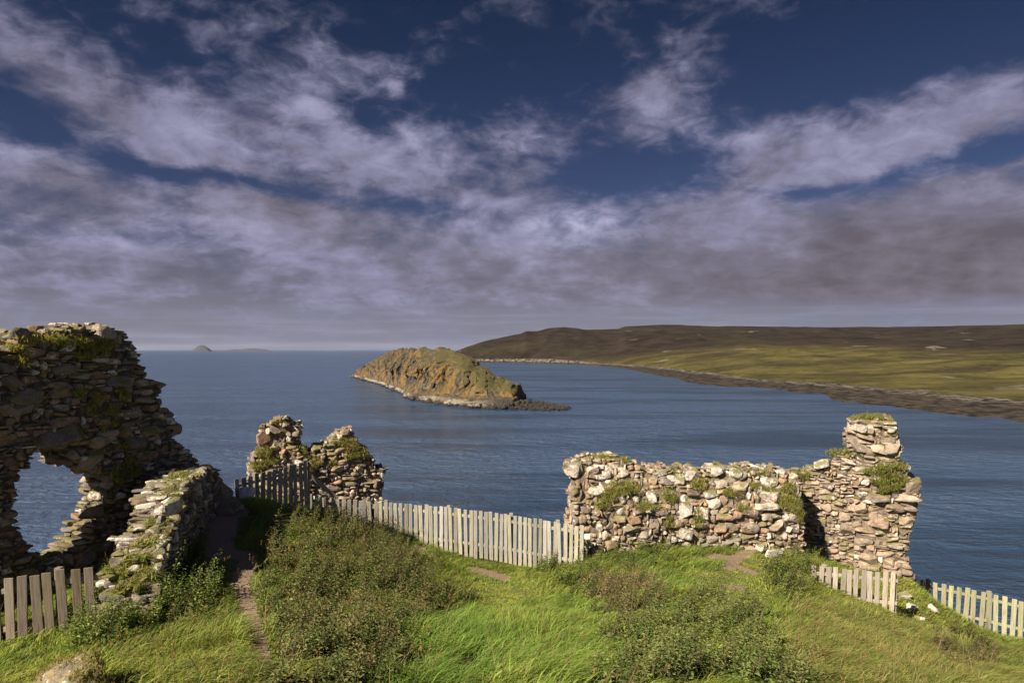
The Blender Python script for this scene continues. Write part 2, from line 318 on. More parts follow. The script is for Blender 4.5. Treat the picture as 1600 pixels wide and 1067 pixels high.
# ------------------------------------------------------------------ near ground
CP = [(0,1067,7.6),(50,1020,9.0),(150,1000,9.4),(110,1060,7.4),(-60,1000,9.3),(0,925,12.0),(100,925,12.4),(250,920,10.0),(200,945,9.3),(165,935,9.9),(300,1000,8.6),(240,1067,6.6),(400,1067,6.5),(390,990,8.3),(372,905,10.6),(355,860,12.0),(350,805,13.8),(345,770,15.0),(310,830,12.6),
 (440,825,14.2),(500,828,14.6),(400,800,14.4),(470,870,12.5),(560,880,12.9),(600,925,11.4),(560,1010,8.2),(640,862,16.4),(600,832,17.6),(520,815,17.0),(460,812,15.9),(690,1010,8.6),(700,1050,7.8),(740,985,9.8),(760,902,15.2),(850,897,15.9),(700,880,16.3),(800,930,13.5),(650,960,10.5),
 (870,1000,8.9),(900,1067,6.2),(640,1067,6.4),(900,950,11.2),(900,885,15.6),(1000,868,16.2),(1000,910,13.2),(1150,864,16.2),(1245,868,16.2),(1240,905,14.6),(1100,940,11.4),(1200,1000,9.0),(1150,1067,6.8),(1330,945,14.2),(1400,965,14.4),(1270,925,14.7),(1360,1010,11.2),(1350,1067,8.0),(1450,985,15.2),(1500,1030,13.0),(1590,1003,17.0),(1600,1060,12.0),(1700,1040,16.2),(1330,905,16.8),(1420,905,16.9),(1450,945,17.2),(1480,972,18.0),(1540,990,17.5)]
C_ = np.array([P(a, b, c) for a, b, c in CP] + [(0, 0, 33.2), (-6, 0, 33), (6, 0, 32.8), (0, 3, 32.7), (-13, 5, 31.4), (16, 4, 30), (-13, -3, 33), (17, -3, 31), (-13, 13, 30.8)])
def tps(r): return np.where(r > 1e-6, r*r*np.log(np.maximum(r, 1e-6)), 0)
nC = len(C_); rr = np.linalg.norm(C_[:, None, :2]-C_[None, :, :2], axis=-1)
A_ = np.zeros((nC+3, nC+3)); A_[:nC, :nC] = tps(rr)+np.eye(nC)*.35; A_[:nC, nC] = 1; A_[:nC, nC+1:] = C_[:, :2]; A_[nC:, :nC] = A_[:nC, nC:].T
W_ = np.linalg.solve(A_, np.concatenate([C_[:, 2], [0, 0, 0]]))
EDX = [-400, -60, -30, -12, -9.6, -8.2, -7.2, -6.6, -6.2, -5.6, -5.0, -3.4, -3.2, 1.3, 1.6, 7.0, 9.8, 10.6, 11.2, 13, 16, 24, 60, 400]
EDY = [-300, -30, 4, 12.8, 12.7, 13.9, 15.2, 16.3, 17.4, 19.6, 20.3, 20.2, 19.1, 17.1, 18.2, 19.3, 19.6, 19.5, 19.1, 18.4, 16.8, 10, -20, -300]
def gz(x, y):
    x = np.asarray(x, float); y = np.asarray(y, float)
    sh = x.shape; x = x.ravel(); y = y.ravel()
    e = np.interp(x, EDX, EDY) + n2d(x, y*0, .9, 2, 5)*.15
    xc = np.clip(x, -13, 17); yc = np.clip(np.minimum(y, e), -3, 22); z = np.zeros_like(x)
    for k in range(0, len(x), 40000):
        s = slice(k, k+40000); r = np.hypot(xc[s, None]-C_[None, :, 0], yc[s, None]-C_[None, :, 1])
        z[s] = tps(r)@W_[:nC] + W_[nC] + W_[nC+1]*xc[s] + W_[nC+2]*yc[s]
    z += n2d(x, y, .9, 3, 3)*.10 + n2d(x, y, 4, 2, 8)*.02
    d = np.maximum(0, y-e)
    z = z - np.minimum(d, 40)*2.1*(1+.25*n2d(x, y, .15, 3, 9)) - np.minimum(d, .6)*.6
    return np.maximum(z, -3).reshape(sh)
def hit(px, py):                       # line of sight to the ground
    r = ray(px, py); Y = np.linspace(4, 24, 2001)
    pts = np.array([0, 0, CAMZ]) + r*(Y/r[1])[:, None]
    k = np.argmax(pts[:, 2] < gz(pts[:, 0], pts[:, 1])); return pts[k]
SOIL = [([(425,1067),(405,1010),(388,950),(375,905),(392,870),(352,862),(335,845)], 11), ([(340,860),(345,800),(350,770)], 22), ([(345,790),(380,800)],10), ([(618,858),(655,860)], 9), ([(735,889),(765,896),(788,903)], 7), ([(725,1040),(705,1062)], 16),
        ([(1175,857),(1150,872),(1140,885)], 9), ([(1110,868),(1150,872)], 5), ([(1180,895),(1140,880)], 4), ([(430,812),(440,826)], 9), ([(1130,915),(1160,920)], 5)]
def soil(x, y, z=None):
    if z is None: z = gz(x, y)
    px, py, d = proj(np.stack([x, y, z], -1)); s = np.zeros_like(px)
    for pl, r in SOIL:
        for (a, b), (c, e) in zip(pl[:-1], pl[1:]):
            vx, vy = c-a, (e-b)*1.6; t = np.clip(((px-a)*vx+(py-b)*1.6*vy)/(vx*vx+vy*vy), 0, 1)
            q = np.hypot(px-a-t*vx, (py-b)*1.6-t*vy); s = np.maximum(s, 1-sstep(q, r*.6, r*1.7))
    return np.where((y > 3), s, 0)
gx = np.concatenate([np.linspace(-400, -60, 20)[:-1], np.linspace(-60, -14, 40)[:-1], np.linspace(-14, 18, 330)[:-1], np.linspace(18, 60, 40)[:-1], np.linspace(60, 400, 20)])
gy = np.concatenate([np.linspace(-350, -20, 20)[:-1], np.linspace(-20, 2, 30)[:-1], np.linspace(2, 21, 210)[:-1], np.linspace(21, 50, 60)])
GX, GY = np.meshgrid(gx, gy, indexing='ij'); GZ = gz(GX, GY)
sl_ = soil(GX.ravel(), GY.ravel(), GZ.ravel())
ground = npm('ground', np.stack([GX, GY, GZ], -1), grid_faces(len(gx), len(gy)), M_GD, col=np.stack([sl_, sl_, sl_], -1), smooth=True)
tag(ground, kind='structure')
# ------------------------------------------------------------------ sea
sx = np.array([-34000, -8000, -2000, 0, 2000, 8000, 34000.]); sy = np.array([-3000, -500, 0, 500, 2000, 8000, 34000.])
SX, SY = np.meshgrid(sx, sy, indexing='ij')
tag(npm('sea', np.stack([SX, SY, SX*0], -1), grid_faces(7, 7), M_SEA), kind='structure')
# ------------------------------------------------------------------ headland
def pl(x, pts): pts = np.array(pts, float); return np.interp(x, pts[:, 0], pts[:, 1])
SHORE = [(690,563),(739,566),(800,566.5),(897,569),(940,572),(970,575),(1020,584),(1060,592),(1075,598),(1094,601),(1178,606),(1230,611),(1280,615),(1292,620),(1300,625),(1375,633),(1487,646),(1600,659),(1800,690),(2100,745)]
BEACH = [(690,562),(800,565),(897,567),(970,570.5),(1037,575.6),(1070,580),(1116,585),(1178,594),(1262,599),(1375,608),(1487,619),(1600,629),(1800,652),(2100,700)]
SKYL = [(690,560),(708,551),(718,546),(735,540),(756,533),(785,527),(812,522),(822,517),(840,517),(855,513),(880,511),(900,513),(914,515),(947,515),(965,514),(976,510),(1000,509),(1032,506.5),(1060,507),(1094,509),(1200,510),(1290,511),(1431,510),(1600,506.5),(2100,500)]
SKYD = [(690,2150),(800,2300),(900,2450),(1000,2500),(1300,2300),(1600,2000),(2100,1800)]
hp = np.linspace(692, 2100, 640); rows = np.concatenate([np.linspace(-.06, 0, 4)[:-1], np.linspace(0, .15, 36)[:-1], np.linspace(.15, 1, 190)[:-1], np.linspace(1, 1.6, 24)])
HV = np.zeros((len(hp), len(rows), 3)); HC = np.zeros((len(hp), len(rows), 3))
ys = pl(hp, SHORE)+np.interp(hp, [900, 1050, 1600], [0, 1.2, 3.0])*fbm(np.stack([hp/38., hp*0, hp*0], -1), 4, 87)*1.6; ds = sea(hp, ys)[:, 1]
yb = pl(hp, BEACH); rb = ray(hp, yb); db = (3.5-CAMZ)/rb[:, 2]*rb[:, 1]; db = np.maximum(db, ds+12)
yk = pl(hp, SKYL); dk = pl(hp, SKYD); zk = P(hp, yk, dk)[:, 2]; xs = (hp-800)/F
steep = np.interp(hp, [690, 860, 980, 1150, 1300, 2100], [.52, .58, .95, 1.3, 1.55, 1.6])
for j, r in enumerate(rows):
    if r < 0: d = ds+r*600; z = ds*0+r*60
    elif r <= .15: t = r/.15; d = ds+(db-ds)*t; z = 3.5*t**.8*np.ones_like(d)
    elif r <= 1: t = (r-.15)/.85; d = db+(dk-db)*t; z = 3.5+(zk-3.5)*t**steep
    else: d = dk+(r-1)*1500; z = zk-(r-1)**1.2*90
    x = d*(hp-800)/(F*.9976)
    HV[:, j] = np.stack([x, d, z], -1)
X_, Y_, Z_ = HV[..., 0], HV[..., 1], HV[..., 2]
tt = np.clip((rows-.15)/.85, 0, 1)[None]; sm = 1-np.abs(tt*2-1)**3
Z_ += n2d(X_, Y_, 1/420., 4, 31)*16*sm + n2d(X_, Y_, 1/110., 4, 37)*7*sm*np.where(tt > .02, 1, 0) + n2d(X_, Y_, 1/60., 3, 33)*2.5*np.clip(tt*8, 0, 1)
Z_ += np.where((rows > 0) & (rows < .2), 1, 0)[None]*n2d(X_, Y_, 1/14., 4, 41)*1.3 + np.where(rows >= 1, 1, 0)[None]*n2d(X_, Y_, 1/200., 3, 44)*1.0
HV[..., 2] = Z_
pxh, pyh, _ = proj(HV)
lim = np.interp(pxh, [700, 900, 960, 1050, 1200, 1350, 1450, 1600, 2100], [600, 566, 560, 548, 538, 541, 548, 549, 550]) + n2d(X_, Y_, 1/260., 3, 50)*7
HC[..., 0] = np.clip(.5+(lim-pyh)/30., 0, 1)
HC[..., 1] = np.clip(rows/.15, 0, 1)[None]
HC[..., 2] = np.where(rows < .15, 1, np.clip(1-(rows-.15)/.02, 0, 1))[None]*1.0
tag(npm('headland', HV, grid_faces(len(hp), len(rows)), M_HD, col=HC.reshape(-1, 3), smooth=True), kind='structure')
# ------------------------------------------------------------------ islet
NW = [(549,588.5),(575,596),(600,603),(620,612),(640,623),(680,631),(720,636),(760,637),(800,634),(822,626)]
RG = [(549,588),(556,580),(570,572),(590,561),(605,553),(622,548),(640,546.5),(665,546),(690,547),(705,550),(722,558),(740,569),(757,580),(772,591),(786,594),(800,598),(812,606),(822,620)]
nt = 460; tpx = np.linspace(549, 822, nt); s_ = np.concatenate([np.linspace(-.05, 1, 130)[:-1], np.linspace(1, 2, 50)])
near = sea(tpx, pl(tpx, NW)); nd_ = near[:, 1]; wdt = np.interp(tpx, [549, 600, 700, 780, 822], [10, 70, 95, 60, 8])
rgd = nd_+wdt; ridge = P(tpx, pl(tpx, RG), rgd); ridge[:, 2] = np.maximum(ridge[:, 2], .5)
back = near.copy(); back[:, 1] = rgd+wdt*.9+4; back[:, 0] = near[:, 0]/near[:, 1]*back[:, 1]
IV = np.zeros((nt, len(s_), 3))
for j, s in enumerate(s_):
    if s <= 1:
        p = near[:, :2]*(1-max(s, 0))+ridge[:, :2]*max(s, 0)
        wsh = np.interp(tpx, [610, 650, 700, 790, 822], [0, .22, .38, .34, .1]); q = np.clip((max(s, 0)-wsh)/(1-wsh), 0, 1); shelf = sstep(max(s, 0)*np.ones(nt), 0, .06)*1.2+3.2*np.clip(max(s, 0)/np.maximum(wsh, .01), 0, 1)*np.clip(wsh*4, 0, 1)
        if s < 0: p = near[:, :2]*(1+s*.1)
        prof = (.06*sstep(q, 0, .03)+.09*sstep(q, .03, .09)+.44*sstep(q, .07, .33)+.41*np.sin(np.clip((q-.18)/.82, 0, 1)*math.pi/2)**1.2) if s >= 0 else s*4
        z = ridge[:, 2]*prof
        if s > 0: z = np.maximum(z, np.where(wsh > .01, shelf, 0))+0*z
    else:
        t = s-1; p = ridge[:, :2]*(1-t)+back[:, :2]*t; z = ridge[:, 2]*(1-t**2.2)-t*.5
    IV[:, j, :2] = p; IV[:, j, 2] = z
amp = np.clip(IV[..., 2]/12, 0.05, 1)*np.clip(1-np.abs(s_-1)*0, 0, 1)[None]
keep = (1-.85*np.exp(-((s_-1)/.06)**2))[None]
q3 = IV*np.array([1/16., 1/16., 1/30.])
rid = (1-np.abs(fbm(q3, 4, 61))*2.2); cr = fbm(IV/np.array([5., 5., 9.]), 4, 66)
gul = -np.clip(.22-np.abs(n2d(IV[..., 0]*1.0, IV[..., 1]*.25, 1/17., 3, 68)), 0, 1)*14
fine = fbm(IV/np.array([2., 2., 3.5]), 3, 69)
IV[..., 2] += (rid*2.4 + cr*2.6 + fine*1.2 + gul*.9)*amp*keep
IV[..., 1] += (cr*7+rid*7+fine*2.5)*amp*keep; IV[..., 0] += (fbm(IV/9., 3, 70)*5+fbm(IV/3.5, 3, 72)*2)*amp*keep
islet = npm('islet', IV, grid_faces(nt, len(s_)), M_IS, smooth=False); tag(islet, kind='structure')
# ------------------------------------------------------------------ stones
def cubesphere(n):
    pts = {}; V = []; Fq = []
    def vid(p):
        k = tuple(int(round(c*n)) for c in p)
        if k not in pts: pts[k] = len(V); V.append(p)
        return pts[k]
    for ax in range(3):
        for sg in (-1, 1):
            for i in range(n):
                for j in range(n):
                    q = []
                    for (a, b) in ((i, j), (i+1, j), (i+1, j+1), (i, j+1)):
                        p = [0, 0, 0]; p[ax] = sg; p[(ax+1) % 3] = 2*a/n-1; p[(ax+2) % 3] = 2*b/n-1; q.append(vid(p))
                    Fq.append(q if sg > 0 else q[::-1])
    return np.array(V, float), np.array(Fq)
CS = {n: cubesphere(n) for n in (3, 4, 5, 8, 14)}
def stones_mesh(cen, half, rot, rnd, n=4, rough=.10, cuts=6):
    """cen (N,3), half (N,3), rot (N,3,3) local axes as rows, rnd roundness exponent (N,)"""
    B, Fq = CS[n]; N = len(cen); q = np.repeat(B[None], N, 0)
    k = rnd[:, None]; nm = (np.abs(q)**k[..., None]).sum(-1)**(1/k); q = q/nm[..., None]
    off = rng.uniform(-50, 50, (N, 1, 3))
    for c in range(cuts):
        d = rng.normal(size=(N, 1, 3)); d /= np.linalg.norm(d, axis=-1, keepdims=True); lim_ = rng.uniform(.55, 1.0, (N, 1))
        ex = np.maximum(0, (q*d).sum(-1)-lim_); q = q-ex[..., None]*d
    q = q*(1+rough*fbm(q*1.6+off, 3, 5))[..., None]
    q = q*half[:, None]; V = np.einsum('nvi,nij->nvj', q, rot)+cen[:, None]
    Fa = (Fq[None]+(np.arange(N)*len(B))[:, None, None]).reshape(-1, 4)
    return V.reshape(-1, 3), Fa, len(B)
def rotm(axes, jit, N):
    """small random rotation about the given frame"""
    a = rng.normal(size=(N, 3))*jit; Rm = np.zeros((N, 3, 3))
    for i in range(3): Rm[:, i, i] = 1
    K = np.zeros((N, 3, 3)); K[:, 0, 1] = -a[:, 2]; K[:, 0, 2] = a[:, 1]; K[:, 1, 0] = a[:, 2]; K[:, 1, 2] = -a[:, 0]; K[:, 2, 0] = -a[:, 1]; K[:, 2, 1] = a[:, 0]
    th = np.linalg.norm(a, axis=1)[:, None, None]+1e-9; K = K/th
    Rm = Rm+np.sin(th)*K+(1-np.cos(th))*(K@K); return Rm@axes
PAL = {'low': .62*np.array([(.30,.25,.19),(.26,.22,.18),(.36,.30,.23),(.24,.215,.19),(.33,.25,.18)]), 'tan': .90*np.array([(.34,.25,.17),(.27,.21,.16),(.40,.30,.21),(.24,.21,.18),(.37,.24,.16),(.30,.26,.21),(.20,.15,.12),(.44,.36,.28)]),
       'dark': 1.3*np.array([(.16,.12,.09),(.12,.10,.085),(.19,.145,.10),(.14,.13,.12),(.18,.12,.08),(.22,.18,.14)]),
       'slate': .78*np.array([(.46,.36,.27),(.36,.28,.21),(.50,.40,.31),(.30,.24,.19),(.40,.33,.27),(.52,.38,.28)])}
def blades(base, h, lean, wdt_, col, bend=.6, nrm=None, seg=3):
    N = len(base); ts = np.linspace(0, 1, seg+1); wd = np.array([1, .85, .55, .08]) if seg == 3 else np.linspace(1, .1, seg+1)
    a = rng.uniform(0, 2*math.pi, N); side = np.stack([np.cos(a), np.sin(a), np.zeros(N)], -1)*wdt_[:, None]*.5
    up = np.array([0, 0, 1.]) if nrm is None else nrm
    V = np.zeros((N, (seg+1)*2, 3))
    for i, t in enumerate(ts):
        c = base + up*(h*t*(1-.32*bend*t))[:, None]; c = c+lean*(h*t*t)[:, None]
        c = c-np.array([0, 0, 1.])*(h*np.linalg.norm(lean, axis=1)*.28*t**3)[:, None]
        V[:, 2*i] = c-side*wd[i]; V[:, 2*i+1] = c+side*wd[i]
    f = np.array([[2*i, 2*i+1, 2*i+3, 2*i+2] for i in range(seg)])
    Fa = (f[None]+(np.arange(N)*(seg+1)*2)[:, None, None]).reshape(-1, 4)
    return V.reshape(-1, 3), Fa, np.repeat(col, (seg+1)*2, 0)
def cat(parts):
    Vs, Fs, Cs = [], [], []; o = 0
    for V, Fa, C in parts: Vs.append(V); Fs.append(Fa+o); Cs.append(C); o += len(V)
    return np.concatenate(Vs), np.concatenate(Fs), np.concatenate(Cs)
class Wall:
    def __init__(s, A, B, outline, holes=(), T_=.9, g=.05, back=1, bat=None):
        s.a = P(A[0], HOR, A[1])[:2]; s.b = P(B[0], HOR, B[1])[:2]
        L = np.linalg.norm(s.b-s.a); s.d = (s.b-s.a)/L; s.n = np.array([s.d[1], -s.d[0]])*back   # n = towards the viewer
        s.T = T_; s.g = g
        s.bat = bat or (lambda v: v*0)
        s.poly = [s.uv(*p) for p in outline]; s.holes = [[s.uv(*p) for p in h] for h in holes]
    def uv(s, px, py):
        r = ray(px, py); nn_ = s.n; t = np.dot(s.a, nn_)/np.dot(r[:2], nn_)
        for _ in range(4): t = (np.dot(s.a, nn_)-float(s.bat(r[2]*t+CAMZ)))/np.dot(r[:2], nn_)
        p = r*t; return (float(np.dot(p[:2]-s.a, s.d)), float(p[2]+CAMZ))
    def W(s, u, v, w_):                 # w_ = distance behind the front face
        u = np.asarray(u, float); v = np.asarray(v, float); w_ = np.asarray(w_, float)+s.bat(v)
        xy = s.a+u[..., None]*s.d-w_[..., None]*s.n; return np.concatenate([xy, v[..., None]*np.ones(u.shape+(1,))], -1)
    def mask(s, rag=.05):
        P_ = np.array(s.poly); s.u0, s.v0 = P_.min(0)-.1; u1, v1 = P_.max(0)+.1
        nu = int((u1-s.u0)/s.g)+1; nv = int((v1-s.v0)/s.g)+1
        U, V = np.meshgrid(s.u0+(np.arange(nu)+.5)*s.g, s.v0+(np.arange(nv)+.5)*s.g, indexing='ij')
        ju = U+n2d(U, V, 6, 2, 11)*rag; jv = V+n2d(U+9, V, 6, 2, 12)*rag
        m = inpoly(ju, jv, s.poly)
        for h in s.holes: m &= ~inpoly(ju, jv, h)
        return m
    def pack(s, m, wr, hr, big=.04):
        free = m.copy(); nu, nv = m.shape; out = []
        for j in range(nv):
            i = 0
            while i < nu:
                if not free[i, j]: i += 1; continue
                if rng.random() < big: w_, h = int(rng.integers(wr[1], wr[1]*1.7+1)), int(rng.integers(hr[1], hr[1]*1.6+1))
                else: w_, h = int(rng.integers(wr[0], wr[1]+1)), int(rng.integers(hr[0], hr[1]+1))
                h = min(h, max(hr[0], w_))
                a = i
                while a < nu and a-i < w_ and free[a, j]: a += 1
                w2 = a-i; hh = 1
                while hh < h and j+hh < nv and m[i:a, j+hh].mean() > .7: hh += 1
                free[i:a, j:j+hh] = False; out.append((i, j, w2, hh)); i = a
        return np.array(out)
    def build(s, name, parent, mat, matcore, pal, wr=(3, 9), hr=(2, 4), big=.05, prot=.035, rnd=(3, 7), lich=(.0, .5), lichp=.25, rough=.10, jit=.05, extra=(), label=None, n=4, fill=1):
        m = s.mask(); g = s.g
        # core of mortar and small rubble
        er = m.copy()
        er[1:-1, 1:-1] = m[1:-1, 1:-1] & m[:-2, 1:-1] & m[2:, 1:-1] & m[1:-1, :-2] & m[1:-1, 2:]; er[0] = er[-1] = False; er[:, 0] = er[:, -1] = False
        I, J = np.nonzero(er); fr = .055; qs = []
        def V_(ii, jj, w_): return np.stack([s.u0+ii*g, s.v0+jj*g, np.broadcast_to(w_, np.shape(ii)).astype(float)], -1)
        qs.append(np.stack([V_(I, J, fr), V_(I+1, J, fr), V_(I+1, J+1, fr), V_(I, J+1, fr)], 1))
        qs.append(np.stack([V_(I, J, s.T-fr), V_(I, J+1, s.T-fr), V_(I+1, J+1, s.T-fr), V_(I+1, J, s.T-fr)], 1))
        ks = np.linspace(fr, s.T-fr, max(3, int(s.T/.15)))
        for di, dj, c0, c1 in ((-1, 0, (0, 0), (0, 1)), (1, 0, (1, 1), (1, 0)), (0, -1, (1, 0), (0, 0)), (0, 1, (0, 1), (1, 1))):
            e = ~er[np.clip(I+di, 0, er.shape[0]-1), np.clip(J+dj, 0, er.shape[1]-1)]; Ie, Je = I[e], J[e]
            for k0, k1 in zip(ks[:-1], ks[1:]):
                qs.append(np.stack([V_(Ie+c0[0], Je+c0[1], k0), V_(Ie+c1[0], Je+c1[1], k0), V_(Ie+c1[0], Je+c1[1], k1), V_(Ie+c0[0], Je+c0[1], k1)], 1))
        Q = np.concatenate(qs); X = s.W(Q[..., 0], Q[..., 1], Q[..., 2])
        X = X+np.stack([fbm(X*5+k*31, 3, 21+k) for k in range(3)], -1)*.045
        Fq = np.arange(len(Q)*4).reshape(-1, 4)
        o0 = P_ = None
        core = npm(name, X, Fq, matcore, parent)
        if label: core['label'] = label
        # facing stones
        cen, half = [], []
        axes = np.array([[s.d[0], s.d[1], 0], [0, 0, 1], [s.n[0], s.n[1], 0]])
        cu, cv, cw, hu, hv, hw = [], [], [], [], [], []
        for side in (0, 1):
            R_ = s.pack(m, wr, hr, big)
            for (i, j, w_, h) in R_:
                u = s.u0+(i+w_/2)*g; v = s.v0+(j+h/2)*g; dep = rng.uniform(.10, .18)+.05*min(h*g, .3)
                p = rng.normal()*prot; cu.append(u); cv.append(v); hu.append(w_*g/2*1.08); hv.append(h*g/2*1.10); hw.append(dep)
                cw.append((dep-.03-p) if side == 0 else s.T-dep+.03+p)
                # through stones where the wall is broken off
                ib, jb = i, j; bd = (not m[max(i-1, 0):i+w_+1, max(j-1, 0):j+h+1].all())
                if bd and side == 0 and fill:
                    wpos = 2*dep-.05
                    while wpos < s.T-.2:
                        dd = rng.uniform(.09, .22)
                        cu.append(u+rng.normal()*.03); cv.append(v+rng.normal()*.03); hu.append(max(.05, w_*g/2*rng.uniform(.8, 1.15))); hv.append(h*g/2*rng.uniform(.8, 1.15)); hw.append(dd); cw.append(wpos+dd); wpos += 2*dd*.92
        N = len(cu); cu, cv, cw = map(np.array, (cu, cv, cw)); half = np.stack([hu, hv, hw], -1)
        half[:, :2] *= 1+rng.normal(size=(N, 2))*.06; half = np.maximum(half, .028)
        C = s.W(cu, cv, cw); pl_ = PAL[pal]
        col = pl_[rng.integers(0, len(pl_), N)]*rng.uniform(.75, 1.2, (N, 1)); al = np.where(rng.random(N) < lichp, rng.uniform(lich[0]+.2, lich[1]+.3, N), rng.uniform(0, lich[1]*.4, N))
        V1, F1, nb = stones_mesh(C, half, rotm(axes, jit, N), rng.uniform(rnd[0], rnd[1], N), n, rough)
        parts = [(V1, F1, np.concatenate([np.repeat(col, nb, 0), np.repeat(al, nb)[:, None]], 1))]
        if extra:
            cc, hh, co = [], [], []
            for (px, py, w_, h, wh) in extra:
                u, v = s.uv(px, py); sc_ = np.linalg.norm(s.a+u*s.d)/F
                hw_ = max(.07, w_*sc_/2*.92); hh_ = max(.05, h*sc_/2*.92)
                cc.append(s.W(np.array(u), np.array(v), np.array(min(hw_, hh_)*.35)).ravel()); hh.append((hw_, hh_, min(.3, (hw_+hh_)*.5)))
                c = pl_[rng.integers(0, len(pl_))]*rng.uniform(.9, 1.1)
                if wh > .6: c = c*.45+np.array((.42, .38, .325))*.55
                co.append((*c, wh*.45))
            N2 = len(cc); V2, F2, nb = stones_mesh(np.array(cc), np.array(hh), rotm(axes, .12, N2), rng.uniform(3, 6.5, N2), 8, .12, 7)
            parts.append((V2, F2, np.repeat(np.array(co), nb, 0)))
        V, Fa, Cc = cat(parts)
        st = npm('stonework', V, Fa, mat, core, col=Cc)
        s.core = core; return core
    def turf(s, spots, seed=0, dens=1.0, dry=.4):
        """grassy cushions rooted on ledges: (px, py, rx, ry, w) in metres behind the face"""
        for (px, py, rx, ry, wd) in spots:
            u, v = s.uv(px, py); k = np.linalg.norm(s.a+u*s.d)/F; rx_, ry_ = rx*k, ry*k
            n = int(dens*(90+2600*rx_*max(ry_, .08)*3)); n = min(n, 1800)
            a = rng.uniform(0, 2*math.pi, n); q = np.sqrt(rng.random(n))
            uu = u+q*np.cos(a)*rx_; vv = v+q*np.sin(a)*ry_; ww = wd+rng.uniform(-.08, .35, n)*min(1, s.T) - .02
            top = np.clip((vv-v)/max(ry_, .01), -1, 1)
            ww = np.where(top < .1, rng.uniform(-.10, -.0, n)+wd, ww)
            b = s.W(uu, vv, ww); h = rng.uniform(.06, .20, n)
            ln = np.concatenate([s.n*1.0, [0]])[None]*rng.uniform(.1, .9, (n, 1))+rng.normal(size=(n, 3))*.35; ln[:, 2] = -rng.uniform(0, .5, n)
            g1 = np.array((.075, .095, .018)); g2 = np.array((.20, .155, .06)); t = rng.random((n, 1))**1.3*dry*1.6
            V, Fa, C = blades(b, h, ln, np.full(n, .015), (g1*(1-t)+g2*t)*2.3)
            # clod of turf under the blades
            B, Fq = CS[8]; d = B/np.linalg.norm(B, axis=1)[:, None]; d = d*(.85+.6*fbm(d*2.2+rng.uniform(0, 99, 3), 3, 3))[:, None]
            cl = s.W(np.array(u)+d[:, 0]*rx_*.9, np.array(v)+d[:, 1]*ry_*.85, wd+.12+d[:, 2]*.16)
            cc = np.tile(np.array((.20, .185, .055)), (len(cl), 1))
            V, Fa, C = cat([(V, Fa, C), (cl, Fq, cc)])
            npm('grass_tuft', V, Fa, M_GR, s.core, col=C)
# ---- left ruin
def spread(cx, cy, w_, h, n, lo, hi, wh):
    return [(cx+rng.uniform(-w_, w_)/2, cy+rng.uniform(-h, h)/2, rng.uniform(lo, hi), rng.uniform(lo, hi)*.7, rng.uniform(*wh)) for _ in range(n)]
W1 = Wall((0, 11.0), (290, 14.3), [(-150,960),(-150,560),(-40,548),(0,541),(17,538),(19,522),(24,514),(40,515),(50,519),(80,516),(105,513),(113,508),(124,508),(133,512),(141,518),(146,516),(150,510),(158,508),(178,513),(195,520),(203,530),(212,538),(213,546),(222,557),(219,567),(229,572),(229,590),(240,594),(250,600),(251,636),(268,640),(272,645),(273,655),(278,662),(272,685),(285,693),(296,704),(310,720),(318,740),(322,760),(322,960)],
 [[(58,703),(100,699),(102,726),(146,731),(152,742),(172,744),(170,757),(167,786),(158,800),(159,811),(140,825),(138,844),(122,854),(121,866),(80,873),(53,864),(44,861),(35,832),(29,819),(22,812),(29,774),(31,757),(34,745),(29,731),(47,730),(50,712)]], T_=.75)
ex = [(30,522,22,18,.1),(122,514,22,16,.15),(165,520,30,22,.1),(185,530,20,18,.1),(38,620,46,26,.15),(15,640,26,16,.15),(35,640,36,16,.2),(100,578,34,14,.0),(88,612,40,16,.0),(100,680,62,30,.1),(140,722,34,24,.1),(190,597,46,18,.1),(160,655,32,20,.0),(170,680,34,20,.25),(195,673,30,18,.0),(212,692,36,22,.05),(232,711,36,22,.0),(232,673,36,14,.0),(212,643,28,14,.45),(230,612,18,12,.7),(225,625,34,12,0.1),(90,602,30,12,0),(158,690,36,22,0),(20,596,28,20,.0),(250,602,18,10,.1),(275,668,16,20,.1),
      (155,562,24,8,.9),(178,565,20,8,.8),(43,610,10,6,1),(28,628,12,5,1),(140,604,18,8,.6),(250,650,9,6,1),(236,684,8,5,1),(215,674,5,6,1),(86,671,7,6,.9),(200,680,14,5,.8),(190,648,8,5,.9),(80,557,10,6,.7),(54,582,8,4,.8),(150,800,40,22,.25),(170,850,30,20,.5),(140,870,30,20,.1)]
W1r = empty('ruined_wall', (*W1.a, 30.7), label='tall dark ruined stone wall with a ragged hole showing the sea, at the left edge', cat='ruin')
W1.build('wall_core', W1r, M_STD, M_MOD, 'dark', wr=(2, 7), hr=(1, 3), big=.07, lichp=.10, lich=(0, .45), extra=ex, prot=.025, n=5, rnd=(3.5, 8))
W1.turf([(60,530,32,6,0),(105,533,26,7,-.02),(150,540,28,9,-.02),(140,556,24,5,-.02),(35,560,8,14,-.02),(20,545,8,5,0),(120,614,10,7,-.02),(152,622,10,8,-.02),(190,618,9,8,-.02),(172,642,9,7,-.03),(160,668,5,8,0),(120,672,5,8,0),(120,680,4,5,0),(188,696,8,7,0),(185,740,16,14,-.02),(200,720,6,5,0),(150,708,6,5,0),(210,735,10,10,0),(140,640,6,8,0),(175,660,6,6,0)], dry=.62)
